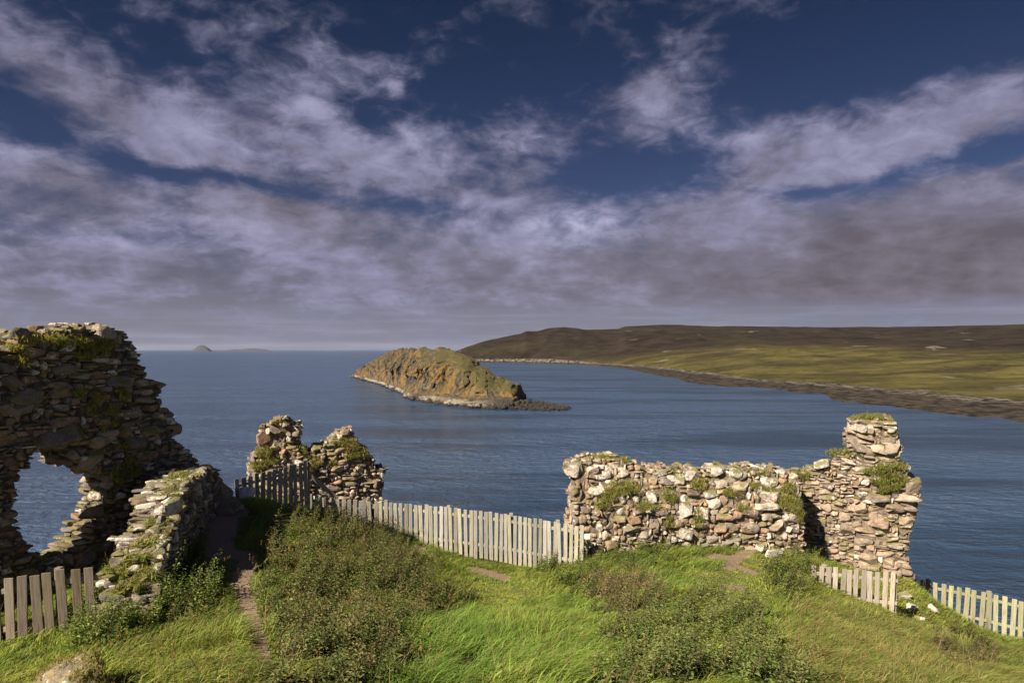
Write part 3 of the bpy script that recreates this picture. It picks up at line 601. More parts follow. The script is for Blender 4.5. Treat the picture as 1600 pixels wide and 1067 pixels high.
# ---- low thick wall running from the fence up to the ruin
W2 = Wall((240, 9.5), (330, 14.1), [(238,1000),(240,950),(246,925),(251,905),(255,884),(259,862),(264,842),(273,822),(282,804),(286,775),(294,764),(300,752),(312,745),(322,733),(335,730),(345,745),(352,790),(350,830)], T_=.68, back=1)
ex2 = [(268,792,46,26,.95),(255,810,14,12,.6),(306,768,14,30,.7),(300,790,10,16,.8),(315,750,16,20,.6),(290,812,9,18,.85),(280,830,8,10,.9),(262,856,9,8,1),(255,870,9,9,.9),(250,885,10,10,.9)]
W2r = empty('low_ruined_wall', (*W2.a, 31), label='low thick lichen-spotted wall topped with turf, running back to the tall left ruin', cat='ruin')
W2.build('wall_core', W2r, M_ST, M_MO, 'low', wr=(2, 7), hr=(1, 4), lichp=.22, lich=(0, .5), rnd=(3, 6), jit=.10, extra=ex2)
# stones and turf over its broad top
def toppts(n, wlo, whi):
    P_ = np.array(W2.poly[1:-3]); o = np.argsort(P_[:, 0]); us = rng.uniform(P_[:, 0].min(), P_[:, 0].max(), n)
    return us, np.interp(us, P_[o, 0], P_[o, 1]), rng.uniform(wlo, whi, n)
N = 130; u_, v_, w_ = toppts(N, .03, .72)
cen = W2.W(u_, v_-.03-.35*np.maximum(0, w_-.3), w_); pl_ = PAL['low']; half = np.stack([rng.uniform(.06, .19, N), rng.uniform(.04, .09, N), rng.uniform(.06, .15, N)], -1)
V, Fa, nb = stones_mesh(cen, half, rotm(np.array([[W2.d[0], W2.d[1], 0], [0, 0, 1], [W2.n[0], W2.n[1], 0]]), .25, N), rng.uniform(2.4, 5, N), 4, .14)
co = np.concatenate([pl_[rng.integers(0, 5, N)]*rng.uniform(.8, 1.1, (N, 1)), np.where(rng.random(N) < .28, .7, .1)[:, None]], 1)
npm('top_stones', V, Fa, M_ST, W2.core, col=np.repeat(co, nb, 0))
def topgrass(n):
    u_, v_, w_ = toppts(n, .05, .72); k = n2d(u_, w_, 2.2, 2, 77) > -.3; u_, v_, w_ = u_[k], v_[k], w_[k]; n = len(u_)
    b = W2.W(u_, v_-.02-.35*np.maximum(0, w_-.3), w_); t = rng.random((n, 1))*.7
    ln = rng.normal(size=(n, 3))*.5; ln[:, 2] = 0
    V, Fa, C = blades(b, rng.uniform(.04, .13, n), ln, np.full(n, .012), np.array((.15, .17, .03))*(1-t)+np.array((.30, .24, .08))*t)
    npm('grass_tuft', V, Fa, M_GR, W2.core, col=C)
topgrass(11000)
W2.turf([(250,900,10,12,.1),(246,915,12,10,.3),(256,870,8,8,.3),(262,848,9,6,.25),(275,815,9,6,.2),(290,780,9,5,.3),(250,890,9,9,.5),(310,745,10,5,.3)], dry=.4)
# ---- small ruins beyond the fence
W3 = Wall((380, 17.5), (480, 17.8), [(384,820),(387,738),(388,720),(398,713),(403,702),(402,665),(418,662),(426,657),(431,653),(440,653),(448,659),(456,664),(466,668),(469,676),(467,684),(457,690),(462,697),(472,702),(479,709),(482,725),(482,820)], T_=.8)
W3r = empty('ruined_wall_stump', (*W3.a, 31), label='narrow stub of broken wall with a jutting head, behind the dark gate fence', cat='ruin')
W3.build('wall_core', W3r, M_ST, M_MO, 'tan', wr=(2, 6), hr=(2, 4), lichp=.22, rnd=(2.5, 5), prot=.06, jit=.14, extra=[(412,682,22,26,.0),(427,659,12,8,.5),(393,718,12,14,.5),(393,734,14,12,.6),(464,677,14,12,.1),(430,700,16,8,.2),(442,706,12,8,.3)])
W3.turf([(412,706,13,9,-.04),(420,720,14,6,-.04),(404,728,10,6,-.03),(468,707,12,8,.1),(474,716,10,7,.1),(438,662,9,5,.1)], dry=.5)
W4 = Wall((478, 17.85), (608, 18.6), [(478,830),(479,722),(485,706),(495,698),(512,693),(522,685),(529,681),(530,675),(543,671),(553,674),(556,682),(562,692),(572,702),(580,710),(586,720),(589,731),(605,733),(606,738),(600,744),(602,760),(598,775),(599,830)], T_=.85)
W4r = empty('ruined_wall_gable', (*W4.a, 30.5), label='peaked remnant of sunlit rubble wall behind the sloping rail, sea behind it', cat='ruin')
W4.build('wall_core', W4r, M_ST, M_MO, 'tan', wr=(2, 7), hr=(1, 3), lichp=.25, rnd=(2.6, 5), prot=.045, extra=[(534,727,22,14,.9),(538,708,12,11,.85),(528,703,14,12,.4),(522,715,16,12,.3),(503,712,14,10,.3),(540,676,18,10,.3),(495,700,14,8,.6),(506,736,12,10,.7),(540,739,10,6,.9),(560,730,10,8,.5),(560,718,12,8,.4),(600,734,14,6,.5),(590,755,14,18,.3)])
W4.turf([(530,690,12,6,-.02),(547,694,14,9,-.04),(556,706,16,9,-.04),(545,712,9,6,-.03),(485,728,6,10,-.02),(495,722,8,6,0),(520,722,6,4,0),(570,712,8,5,0)], dry=.6)
# ---- right hand ruin: rubble wall, recess, tower stump
W5r = empty('ruined_curtain_wall', (*P(886, 870, 16.5)[:2], 30), label='long sunlit ruined wall of lichened rubble ending in a tower stump, on the right', cat='ruin')
W5 = Wall((880, 16.5), (1250, 16.7), [(888,900),(888,818),(895,795),(892,782),(898,760),(898,748),(888,744),(886,730),(894,726),(905,722),(925,716),(955,716),(975,719),(1000,726),(1006,738),(1018,733),(1045,732),(1054,738),(1065,737),(1086,733),(1098,740),(1114,741),(1120,733),(1135,731),(1150,735),(1180,733),(1200,735),(1228,736),(1244,739),(1250,770),(1256,820),(1258,900)], T_=1.0, bat=lambda v: np.maximum(0, v-P(900, 800, 16.5)[2])*.42)
ex5 = [(893,735,27,25,1),(927,733,24,17,.9),(948,742,14,15,.9),(972,738,20,18,.95),(960,729,16,9,.9),(933,768,28,18,1),(973,781,20,16,.8),(958,784,14,10,.3),(916,796,18,12,.1),(933,795,14,13,.1),(1000,768,20,14,.6),(1018,777,18,22,.9),(996,780,12,10,1),(990,812,24,14,.0),(988,825,30,13,.0),(1002,798,30,16,.05),(1035,797,24,19,.45),(1071,799,32,32,.75),(1103,803,18,26,.95),(1115,788,20,20,.9),(1132,806,30,18,.45),(1097,821,24,12,1),(1068,833,32,20,.8),(1057,816,26,18,.15),(1080,746,34,22,.95),(1063,748,16,18,.9),(1119,739,22,18,1),(1152,740,26,17,1),(1157,762,32,20,.1),(1127,757,20,16,.3),(1112,772,26,18,1),(1082,770,26,14,.4),(1038,752,30,12,.5),(1030,740,26,14,.6),(1202,753,26,14,.85),(1205,776,38,22,1),(1195,791,44,14,.9),(1172,803,28,20,.5),(1145,824,24,16,.1),(1125,825,20,16,.1),(1205,807,30,12,.7),(1240,744,14,12,.95),(1222,739,16,10,.95),(1235,808,24,16,.85),(1212,820,26,14,.3),(1243,824,16,14,.5),(958,852,26,18,.2),(1020,818,20,14,.1),(968,811,20,12,.1),(1165,742,10,8,.6),(1190,770,14,10,.7),(1218,762,14,8,.9),(1175,825,24,14,.6)]
W5.build('wall_section', W5r, M_ST, M_MO, 'tan', wr=(2, 6), hr=(1, 4), lichp=.26, lich=(0, .5), rnd=(3, 6.5), prot=.04, jit=.10, extra=ex5, label='rubble stretch of wall studded with white lichened boulders')
W5.turf([(942,719,26,6,.2),(975,722,14,5,.15),(905,728,8,6,.1),(965,762,22,12,-.05),(952,772,14,10,-.05),(985,760,14,10,-.05),(940,786,12,8,-.05),(1010,790,22,7,-.06),(1045,772,12,12,-.04),(1062,740,12,6,.1),(1090,756,14,9,-.04),(1090,810,8,14,-.03),(1140,768,14,7,-.03),(1180,740,22,6,.1),(1195,742,14,5,.1),(1222,776,10,16,-.04),(1238,782,9,18,-.04),(1246,800,7,16,-.04),(1180,758,10,6,0),(1045,808,6,6,0),(1160,792,10,6,0),(1230,760,12,8,0),(1200,765,12,5,0),(1045,818,10,6,0)], dry=.5)
W6 = Wall((1228, 18.4), (1350, 17.5), [(1215,960),(1215,740),(1245,738),(1262,734),(1275,731),(1297,728),(1300,717),(1312,711),(1330,707),(1356,704),(1356,960)], T_=.9)
W6.build('wall_section', W5r, M_ST, M_MO, 'slate', wr=(2, 7), hr=(1, 2), big=.08, lichp=.08, rnd=(3, 6), prot=.03, jit=.06, extra=[(1284,725,24,16,1),(1330,722,18,6,.9),(1290,793,16,14,.0),(1268,795,18,12,0),(1280,814,20,14,0),(1323,828,22,22,0),(1335,793,16,18,0),(1318,806,18,14,0),(1262,772,14,8,0.1),(1346,754,10,10,.9),(1310,785,14,8,0)], label='recessed stretch of thin-coursed slaty stone beside the tower stump')
W6.turf([(1318,711,24,6,.1),(1335,706,14,6,.1),(1255,742,10,6,0)], dry=.4)
W7 = Wall((1328, 17.5), (1440, 16.9), [(1336,960),(1334,780),(1331,745),(1336,725),(1328,706),(1325,700),(1324,684),(1327,665),(1328,660),(1342,655),(1388,655),(1400,663),(1402,681),(1409,690),(1408,708),(1404,718),(1412,727),(1421,733),(1421,745),(1430,750),(1438,757),(1435,780),(1435,795),(1430,812),(1428,830),(1422,842),(1420,858),(1416,870),(1421,885),(1428,900),(1440,960)], T_=1.25)
W7.build('tower_stump', W5r, M_ST, M_MO, 'slate', wr=(3, 9), hr=(1, 3), big=.10, lichp=.10, rnd=(3.5, 7.5), prot=.028, jit=.045, extra=[(1340,669,28,13,.75),(1360,671,22,16,.6),(1340,694,32,22,.3),(1372,701,26,16,0.0),(1396,702,24,18,0.0),(1395,669,14,12,1),(1352,682,26,8,.2),(1372,812,30,22,0),(1395,793,20,14,0),(1345,793,18,16,0),(1373,778,36,14,.1),(1418,777,40,14,.1),(1425,760,26,20,.1),(1411,731,20,8,1),(1368,745,16,12,.5),(1352,753,12,10,1),(1355,874,30,18,0),(1388,878,16,14,.2),(1400,792,28,12,0),(1420,795,26,12,.1),(1373,832,12,7,1),(1388,690,20,8,0)], label='tower stump with a turf cap and a ragged right edge')
W7.turf([(1365,657,26,6,.35),(1392,680,9,6,.1),(1352,712,20,5,.1),(1365,736,14,6,-.05),(1380,730,12,6,-.05),(1392,742,15,7,-.05),(1374,750,13,7,-.05),(1390,760,14,6,-.05),(1404,728,11,5,-.03),(1408,750,9,8,-.03),(1378,766,8,4,-.05),(1360,660,24,5,.6),(1365,898,22,8,-.05)], dry=.35, dens=1.3)
# ------------------------------------------------------------------ fences
def box(cx, cy, cz, hx, hy, hz, bev=.004, tilt=0):
    B, Fq = CS[3]; h = np.array([hx, hy, hz]); V = np.sign(B)*(np.abs(B) > .9)*h + B*h*(np.abs(B) <= .9)*3*(1-0)*0
    V = np.where(np.abs(B) > .9, np.sign(B)*h, np.sign(B)*(h-np.minimum(bev*1.5, h*.4)))
    c = (np.abs(B) > .9).sum(1); k = c >= 2; V[k] = V[k]-np.sign(B[k])*np.minimum(bev*.45, h*.2)
    V = V+np.array([cx, cy, cz]); V[:, 2] += np.where(B[:, 2] > 0, V[:, 0]*tilt, 0); return V, Fq
def board(name, parent, p0, p1, width, thick, col, tilt=0, roll=None):
    """board whose long axis runs p0 -> p1; roll = horizontal direction of its width"""
    p0 = Vector(p0); p1 = Vector(p1); d = p1-p0; L = d.length; z = d.normalized(); x = Vector(roll).normalized(); y = z.cross(x).normalized(); x = y.cross(z)
    V, Fq = box(0, 0, L/2, width/2, thick/2, L/2, .004, tilt)
    V = V+fbm(V*np.array([3, 3, 1.2])+rng.uniform(0, 99, 3), 2, 3)[:, None]*np.array([.004, .003, 0])
    o = npm(name, V, Fq, M_WD, parent, col=np.tile(np.array(col), (len(V), 1)))
    M = Matrix((x, y, z)).transposed().to_4x4(); M.translation = p0-parent.location; o.matrix_local = M; return o
def fence(pts, spacing, height, wdt_, label, col=(.36, .33, .27), posts=(), rails=True, extra_top=.0, group=None, gaps=(), foot=True):
    p = np.array([P(a, b, c) for a, b, c in pts]); L = np.concatenate([[0], np.cumsum(np.linalg.norm(np.diff(p, axis=0), axis=1))])
    def at(s): return np.array([np.interp(s, L, p[:, k]) for k in range(3)])
    o = empty('picket_fence', (p[0, 0], p[0, 1], float(gz(p[0, 0], p[0, 1]))), label=label, cat='fence')
    n = int(L[-1]/spacing)+1
    for i in range(n):
        if i in gaps: continue
        s = i*spacing+rng.normal()*spacing*.05; c = at(min(max(s, 0), L[-1])); d = at(min(s+.1, L[-1]))-at(max(s-.1, 0)); d[2] = 0; d /= np.linalg.norm(d)
        z1 = c[2]+rng.normal()*.012; z0 = z1-height+rng.normal()*.02; g = float(gz(c[0], c[1]))
        if foot: z0 = min(max(z0, g-.05), g+.05)
        k = rng.normal()*.018; cc = np.array(col)*rng.uniform(.72, 1.15)*np.array((1, rng.uniform(.96, 1.02), rng.uniform(.88, 1.05)))
        board('picket', o, (c[0], c[1], z0), (c[0]+d[0]*k, c[1]+d[1]*k, z1), wdt_*rng.uniform(.93, 1.05), .02, cc, tilt=rng.normal()*.06, roll=d)
    for a, b in zip(range(len(p)-1), range(1, len(p))):
        d = p[b]-p[a]; d[2] = 0; d /= np.linalg.norm(d); nrm = np.array([-d[1], d[0], 0]);
        if nrm[1] < 0: nrm = -nrm
        for dz_ in (.17, height*.72):
            q0 = p[a]+nrm*.032-np.array([0, 0, dz_])-d*(.02 if a == 0 else 0); q1 = p[b]+nrm*.032-np.array([0, 0, dz_])
            board('rail', o, q0, q1, .075, .035, np.array(col)*.95, roll=(0, 0, 1))
    for s in posts:
        c = at(s); d = at(min(s+.1, L[-1]))-at(max(s-.1, 0)); nrm = np.array([-d[1], d[0]]); nrm /= np.linalg.norm(nrm); nrm = nrm if nrm[1] > 0 else -nrm
        g = float(gz(c[0], c[1])); board('post', o, (c[0]+nrm[0]*.10, c[1]+nrm[1]*.10, min(g, c[2]-height)-.2), (c[0]+nrm[0]*.10, c[1]+nrm[1]*.10, c[2]+.03), .09, .09, np.array(col)*.9, roll=(1, 0, 0))
    return o
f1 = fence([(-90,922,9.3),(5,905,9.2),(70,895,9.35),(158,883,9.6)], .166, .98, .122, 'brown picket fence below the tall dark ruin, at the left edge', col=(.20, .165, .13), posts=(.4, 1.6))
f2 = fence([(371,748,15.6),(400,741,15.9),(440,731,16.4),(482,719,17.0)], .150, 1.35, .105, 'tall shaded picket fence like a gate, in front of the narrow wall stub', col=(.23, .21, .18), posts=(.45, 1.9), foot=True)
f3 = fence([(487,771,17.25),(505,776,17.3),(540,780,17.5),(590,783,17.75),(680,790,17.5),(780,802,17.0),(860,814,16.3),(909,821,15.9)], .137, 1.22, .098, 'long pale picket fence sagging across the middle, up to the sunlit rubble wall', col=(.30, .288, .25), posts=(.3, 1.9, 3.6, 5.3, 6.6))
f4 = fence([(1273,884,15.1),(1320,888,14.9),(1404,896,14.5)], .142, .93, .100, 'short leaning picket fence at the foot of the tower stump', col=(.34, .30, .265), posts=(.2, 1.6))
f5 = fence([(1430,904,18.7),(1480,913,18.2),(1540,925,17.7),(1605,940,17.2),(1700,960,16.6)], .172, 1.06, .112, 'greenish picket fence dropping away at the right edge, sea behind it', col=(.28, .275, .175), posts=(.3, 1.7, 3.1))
# sloping rail between the gate fence and the long fence
rr_ = empty('handrail', tuple(P(480, 735, 17.05)), label='sloping grey wooden rail linking the tall shaded fence to the lower pale one', cat='rail')
board('rail', rr_, P(479, 737, 17.05), P(527, 779, 17.45), .10, .04, (.30, .28, .25), roll=(0, 0, 1))
board('post', rr_, P(481, 800, 17.1), P(481, 722, 17.1), .09, .09, (.26, .23, .19), roll=(1, 0, 0))
# little white plate on the end of the long fence
c = P(917.5, 838, 15.85); o = bpy.data.objects.new
V, Fq = box(0, 0, 0, .068, .006, .062, .003); V = V+c
pp = npm('sign_plate', V, Fq, plain('white_plate', (.72, .70, .66), .5), None, loc=c); tag(pp, 'small blank white plate fixed beyond the end of the long pale fence', 'plate')
stk = P(912, 838, 15.86); sv, sf = box(*((c+stk)/2+np.array([0, .012, 0])), .06, .006, .008, .002)
npm('bracket', sv-c, sf, plain('grey_metal', (.3, .3, .3), .5), pp)
# ------------------------------------------------------------------ loose rocks
def rock(px, py, w_, h, label, col=(.5, .46, .4), lich=.7, group=None, name='rock', sink=.3, n=8, base=None):
    p = hit(px, py) if base is None else np.array(base); k = np.linalg.norm(p[:2])/F; hw = w_*k/2; hh = h*k/2
    cen = np.array([[0, 0, hh*(1-sink)]]); hf = np.array([[hw, max(hh, hw*.6), hh]])
    V, Fa, nb = stones_mesh(cen, hf, rotm(np.eye(3), .25, 1), np.array([3.0]), n, .22, 6)
    o = npm(name, V, Fa, M_ST, None, col=np.tile(np.array((*col, lich)), (len(V), 1))); o.location = p
    tag(o, label, 'rock', group); return o
rock(388,782,22,24,'pale angular rock lying in front of the tall shaded fence')
rock(370,798,22,14,'grey flat rock beside the path below the pale angular rock', (.25,.2,.16), .3)
rock(345,775,34,22,'brown rock step where the path tops out', (.22,.165,.12), .15)
rock(352,803,30,14,'low reddish rock slab in the path', (.24,.17,.13), .1)
rock(330,800,18,16,'dark rock tucked against the low thick wall', (.18,.14,.11), .5)
rock(1216,850,28,15,'long white rock in the turf below the rubble wall', lich=.75, base=(6.15, 15.75, float(gz(6.15, 15.75))+.06))
rock(1208,838,14,13,'small white rock just above the long white one', lich=.8, base=(5.98, 16.12, float(gz(5.98, 16.12))+.08))
rock(1413,934,18,12,'white rock in turf between the two right-hand fences, nearest the tower', (.34,.31,.27), lich=.5)
rock(1424,952,16,9,'small low white rock beside the short leaning fence', (.38,.35,.30), lich=.6)
rock(1436,968,14,8,'smallest pale rock at the end of the short leaning fence', lich=.7)
rock(1458,956,10,13,'upright white rock at the start of the greenish fence', (.36,.33,.29), lich=.5)
rock(182,912,40,10,'long flat white stone lying at the near end of the low thick wall', lich=.9)
rock(205,918,24,12,'leaning white stone by the end of the low thick wall', lich=.95)
rock(160,926,22,12,'white stone lying next to the last brown picket', lich=1)
rock(235,905,36,20,'large pale stone at the foot of the low thick wall', lich=.8)
rock(322,935,28,16,'grey rock half hidden in grass beside the path', (.22,.2,.18), .2)
bo = rock(116,1092,112,60,'mossy boulder with a white lichen spot, bottom left corner', (.20,.165,.11), .12, name='boulder', sink=.15, n=14)
bo['category'] = 'boulder'
bv = np.array([v.co for v in bo.data.vertices]); bv = bv[bv[:, 2] > np.percentile(bv[:, 2], 62)]; n = 1500
bi = rng.integers(0, len(bv), n); bb = bv[bi]*.96+rng.normal(size=(n, 3))*np.array([.04, .04, .008]); kk = n2d(bb[:, 0], bb[:, 1], 4, 2, 8) > -.2; bb = bb[kk]; n = len(bb)
ln = rng.normal(size=(n, 3))*.5; ln[:, 2] = 0; t = rng.random((n, 1))
V, Fa, C = blades(bb, rng.uniform(.03, .09, n), ln, np.full(n, .010), np.array((.16, .17, .04))*(1-t)+np.array((.32, .24, .08))*t)
npm('moss_cap', V, Fa, M_GR, bo, col=C)
# ------------------------------------------------------------------ ground cover
WEED = {
 'bank': ([(398,860),(440,842),(480,812),(560,812),(620,850),(665,872),(700,905),(712,945),(665,985),(620,1020),(590,1075),(440,1090),(405,1000)], (.075,.105,.024), (.175,.112,.060), 'dense bank of dark leafy weeds between the path and the hollow', .46, 26),
 'fence': ([(95,1010),(120,955),(180,930),(240,915),(262,880),(290,872),(310,900),(318,960),(290,985),(220,1000),(150,1030)], (.10,.135,.028), (.14,.14,.04), 'leafy green weeds beside the brown fence and low thick wall', .50, 34),
 'centre': ([(935,1090),(945,1010),(1000,970),(1060,938),(1120,940),(1180,985),(1225,1045),(1235,1090)], (.105,.135,.032), (.17,.135,.06), 'leafy weeds in the bottom foreground right of centre', .42, 24),
 'dock': ([(905,915),(950,900),(1015,905),(1035,935),(990,965),(930,960)], (.12,.105,.045), (.20,.13,.075), 'patch of browned weeds in the grass below the rubble wall', .40, 18),
 'wall': ([(860,905),(885,872),(960,862),(1055,850),(1075,868),(1000,885),(930,905),(880,925)], (.09,.12,.028), (.14,.135,.04), 'low leafy weeds along the foot of the rubble wall', .32, 22),
 'stump': ([(1205,905),(1225,868),(1262,872),(1275,905),(1270,935),(1225,935)], (.10,.12,.03), (.16,.14,.05), 'leafy weeds at the left end of the short leaning fence', .42, 22),
 'right': ([(1475,1040),(1490,1003),(1530,1000),(1555,1022),(1545,1048)], (.085,.075,.03), (.16,.11,.06), 'small dark brown weed patch in the lower right grass', .34, 22),
 'thistle': ([(535,800),(535,788),(560,786),(565,802)], (.14,.10,.05), (.26,.17,.11), 'faded pinkish thistles in front of the lower pale fence', .50, 60)}
def region(n):
    y = 4.3+(20.4-4.3)*rng.random(n)**1.0; x = (rng.uniform(-60, 1660, n)-800)/F*(y+.4)
    return x, y
def keep_ground(x, y):
    e = np.interp(x, EDX, EDY); return y < e+.05
wi = 0
def leaves(c, out, upv, ln_, wd_, col):
    """a leaf = bent 4-vertex blade"""
    N = len(c); d = out*.85+upv; d /= np.linalg.norm(d, axis=1)[:, None]; s = np.cross(d, np.array([0, 0, 1.])+rng.normal(size=(N, 3))*.25); s /= np.linalg.norm(s, axis=1)[:, None]+1e-9
    nr = np.cross(s, d)
    V = np.stack([c, c+d*ln_[:, None]*.5+s*wd_[:, None]*.5+nr*ln_[:, None]*.08, c+d*ln_[:, None]-np.array([0, 0, 1])*ln_[:, None]*.25, c+d*ln_[:, None]*.5-s*wd_[:, None]*.5+nr*ln_[:, None]*.08], 1)
    return V.reshape(-1, 3), np.arange(N*4).reshape(-1, 4), np.repeat(col, 4, 0)
masks = []
for key, (poly, c1, c2, label, hgt, dn) in WEED.items():
    x, y = region(260000); z = gz(x, y); px, py, d = proj(np.stack([x, y, z], -1))
    k = inpoly(px+n2d(x, y, 1.5, 3, 5)*75, py+n2d(x, y, 1.5, 3, 6)*45, poly) & (n2d(x, y, 2.2, 3, 7) > -.28) & (soil(x, y, z) < .15) & keep_ground(x, y); x, y, z = x[k], y[k], z[k]
    area = k.sum()/260000*(.5*(1720/F)*(20.8**2-4.7**2)*1.0)
    # area weighting: samples are denser near the viewer per metre
    want = int(area*dn*2.1)+30; want = min(want, 3400); sel = rng.choice(len(x), min(want, len(x)), replace=False); x, y, z = x[sel], y[sel], z[sel]
    N = len(x); hs = hgt*rng.uniform(.45, 1.2, N)*(1+.9*n2d(x, y, 1.6, 3, 90))*np.where(rng.random(N) < .06, 1.35, 1); nl = 34
    t = np.tile(np.linspace(.12, 1, nl), (N, 1))+rng.normal(size=(N, nl))*.02
    lean = rng.normal(size=(N, 2))*.13+np.array([.34, .05]); ph = rng.uniform(0, 6.28, (N, 1))+np.arange(nl)[None]*2.4
    cx = x[:, None]+lean[:, 0:1]*hs[:, None]*t**1.5; cy_ = y[:, None]+lean[:, 1:2]*hs[:, None]*t**1.5; cz = z[:, None]+hs[:, None]*t
    out_ = np.stack([np.cos(ph), np.sin(ph), np.zeros_like(ph)], -1); sp = .018*(1.15-t)+.004
    c = np.stack([cx, cy_, cz], -1)+out_*sp[..., None]
    ll = (.092*(1.08-t*.74))*rng.uniform(.7, 1.2, (N, nl)); q = rng.random((N, 1, 1))**1.8*.75+rng.random((N, nl, 1))*.3
    q = np.clip(q+.5*np.clip(t[..., None]-.8, 0, 1)*2, 0, 1); br = rng.uniform(.45, 1.75, (N, 1, 1))*np.array((.92, 1.08, .9))
    col = (np.array(c1)*(1-q)+np.array(c2)*q)*br
    V1 = leaves(c.reshape(-1, 3), out_.reshape(-1, 3), np.array([0, 0, 1.])*rng.uniform(.0, .8, (N*nl, 1)), ll.ravel(), ll.ravel()*.5, col.reshape(-1, 3))
    b = np.stack([x, y, z-.02], -1); V2 = blades(b, hs*1.05, np.concatenate([lean, np.zeros((N, 1))], 1), np.full(N, .012), np.tile(np.array((.12, .085, .045)), (N, 1)), bend=0)
    V, Fa, C = cat([V1, V2]); tag(npm('weeds', V, Fa, M_LF, None, col=C), label, 'weeds', None, 'stuff')
LONG = [([(610,1080),(640,1000),(690,955),(735,950),(765,985),(745,1030),(700,1080)], .42, (.055,.115,.018), (.10,.17,.03)),
        ([(780,1080),(760,1040),(790,985),(860,940),(930,955),(960,1010),(940,1080)], .36, (.075,.14,.02), (.15,.19,.04)),
        ([(150,1080),(190,1020),(280,985),(350,960),(385,1000),(395,1080)], .34, (.075,.11,.02), (.17,.17,.05)),
        ([(355,850),(385,805),(440,805),(450,845),(400,872)], .38, (.06,.11,.016), (.12,.15,.03)),
        ([(400,1080),(392,880),(420,850),(450,870),(440,960),(460,1080)], .34, (.09,.13,.025), (.18,.19,.05)),
        ([(950,900),(1060,890),(1090,930),(1010,960)], .30, (.07,.13,.02), (.13,.17,.035)),
        ([(1220,1080),(1240,960),(1300,950),(1450,990),(1620,1010),(1620,1080)], .26, (.08,.10,.022), (.19,.16,.06)),
        ([(1230,930),(1290,950),(1400,975),(1420,1000),(1300,990)], .26, (.09,.11,.025), (.20,.17,.07)),
        ([(380,770),(440,775),(470,800),(470,830),(380,830)], .28, (.08,.125,.02), (.14,.16,.035)),
        ([(290,790),(320,780),(335,850),(325,950),(290,960),(270,890)], .16, (.055,.085,.015), (.10,.12,.025)),
        ([(1060,865),(1070,838),(1110,845),(1120,880)], .26, (.055,.09,.018), (.10,.13,.025)),
        ([(1180,850),(1190,825),(1250,840),(1255,870)], .16, (.09,.12,.02), (.16,.15,.04))]
SP = soil
SHORT = [[(690,900),(780,895),(880,900),(870,925),(800,945),(770,985),(755,985),(700,930)], [(1040,890),(1100,860),(1240,860),(1250,900),(1150,960),(1060,930)], [(600,860),(700,870),(720,895),(640,880)]]
NB = 430000
x, y = region(NB); z = gz(x, y); k = keep_ground(x, y); x, y, z = x[k], y[k], z[k]
px, py, d = proj(np.stack([x, y, z], -1)); k = (py < 1200) & (px > -80) & (px < 1680); x, y, z, px, py = x[k], y[k], z[k], px[k], py[k]
s = soil(x, y, z); k = rng.random(len(x)) > s*.97; x, y, z, px, py = x[k], y[k], z[k], px[k], py[k]
N = len(x); nA = n2d(x, y, .7, 3, 101); nB = n2d(x, y, 2.6, 3, 102); nC_ = n2d(x, y, .45, 2, 103)
h = .125*(1+.9*np.clip(nB+.2, -.4, 1)); c1 = np.tile(np.array((.105, .150, .022)), (N, 1)); c2 = np.tile(np.array((.225, .225, .05)), (N, 1)); dry = np.clip(.32+.6*nA, 0, .8)
jx = px+nB*45+nA*40+rng.normal(size=N)*16; jy = py+nA*30+nB*14+rng.normal(size=N)*7
for pol, hh, a, b in LONG:
    k = inpoly(jx, jy, pol); h[k] = hh*(1+.5*nB[k]); c1[k] = (np.array(a)*1.25)*.6+np.array((.115, .145, .026))*.4; c2[k] = (np.array(b)*1.3)*.6+np.array((.215, .215, .05))*.4; dry[k] = np.clip(.30+.5*nA[k], 0, .8)
for pol in SHORT:
    k = inpoly(jx, jy, pol); h[k] = .055*(1+.5*nB[k]); c1[k] = (.14, .165, .028); c2[k] = (.24, .245, .05); dry[k] = np.clip(.45+.6*nA[k], 0, .9)
for key, (poly, *_r) in WEED.items():
    k = inpoly(jx, jy, poly); h[k] = .26*(1+.8*nB[k])
h = h*rng.uniform(.55, 1.15, N)
for pl_p, rp in SOIL[:2]:          # trodden edges of the path are grazed short
    for (a, b), (c, e) in zip(pl_p[:-1], pl_p[1:]):
        vx, vy = c-a, (e-b)*1.0; t = np.clip(((px-a)*vx+(py-b-8)*vy)/(vx*vx+vy*vy), 0, 1); q_ = np.hypot(px-a-t*vx, (py-b-8)-t*vy)
        h = h*(1-.72*(1-sstep(q_, rp*.9, rp*2.4)))
q = np.clip(dry[:, None]+rng.normal(size=(N, 1))*.25, 0, 1); col = (c1*(1-q)+c2*q)*rng.uniform(1.0, 2.0, (N, 1))*(1+.55*np.clip(n2d(x, y, 3.4, 3, 130), -.7, .7))[:, None]
gold = rng.random(N) < .05; col[gold] = np.array((.30, .22, .09))*rng.uniform(.8, 1.1, (gold.sum(), 1))
la = n2d(x, y, .8, 2, 110)*3.0; lm = .35+.45*np.abs(n2d(x, y, 1.5, 2, 111))
lean = np.stack([np.cos(la)*lm+.25, np.sin(la)*lm-.10, np.zeros(N)], -1)+rng.normal(size=(N, 3))*np.array([.28, .28, 0])
dist = np.hypot(x, y); wd = .0085+.0005*dist
V, Fa, C = blades(np.stack([x, y, z-.01], -1), h, lean, wd*rng.uniform(.7, 1.3, N), col)
tag(npm('grass', V, Fa, M_GR, None, col=C), 'green grass and turf covering the slope inside the ruins', 'grass', None, 'stuff')
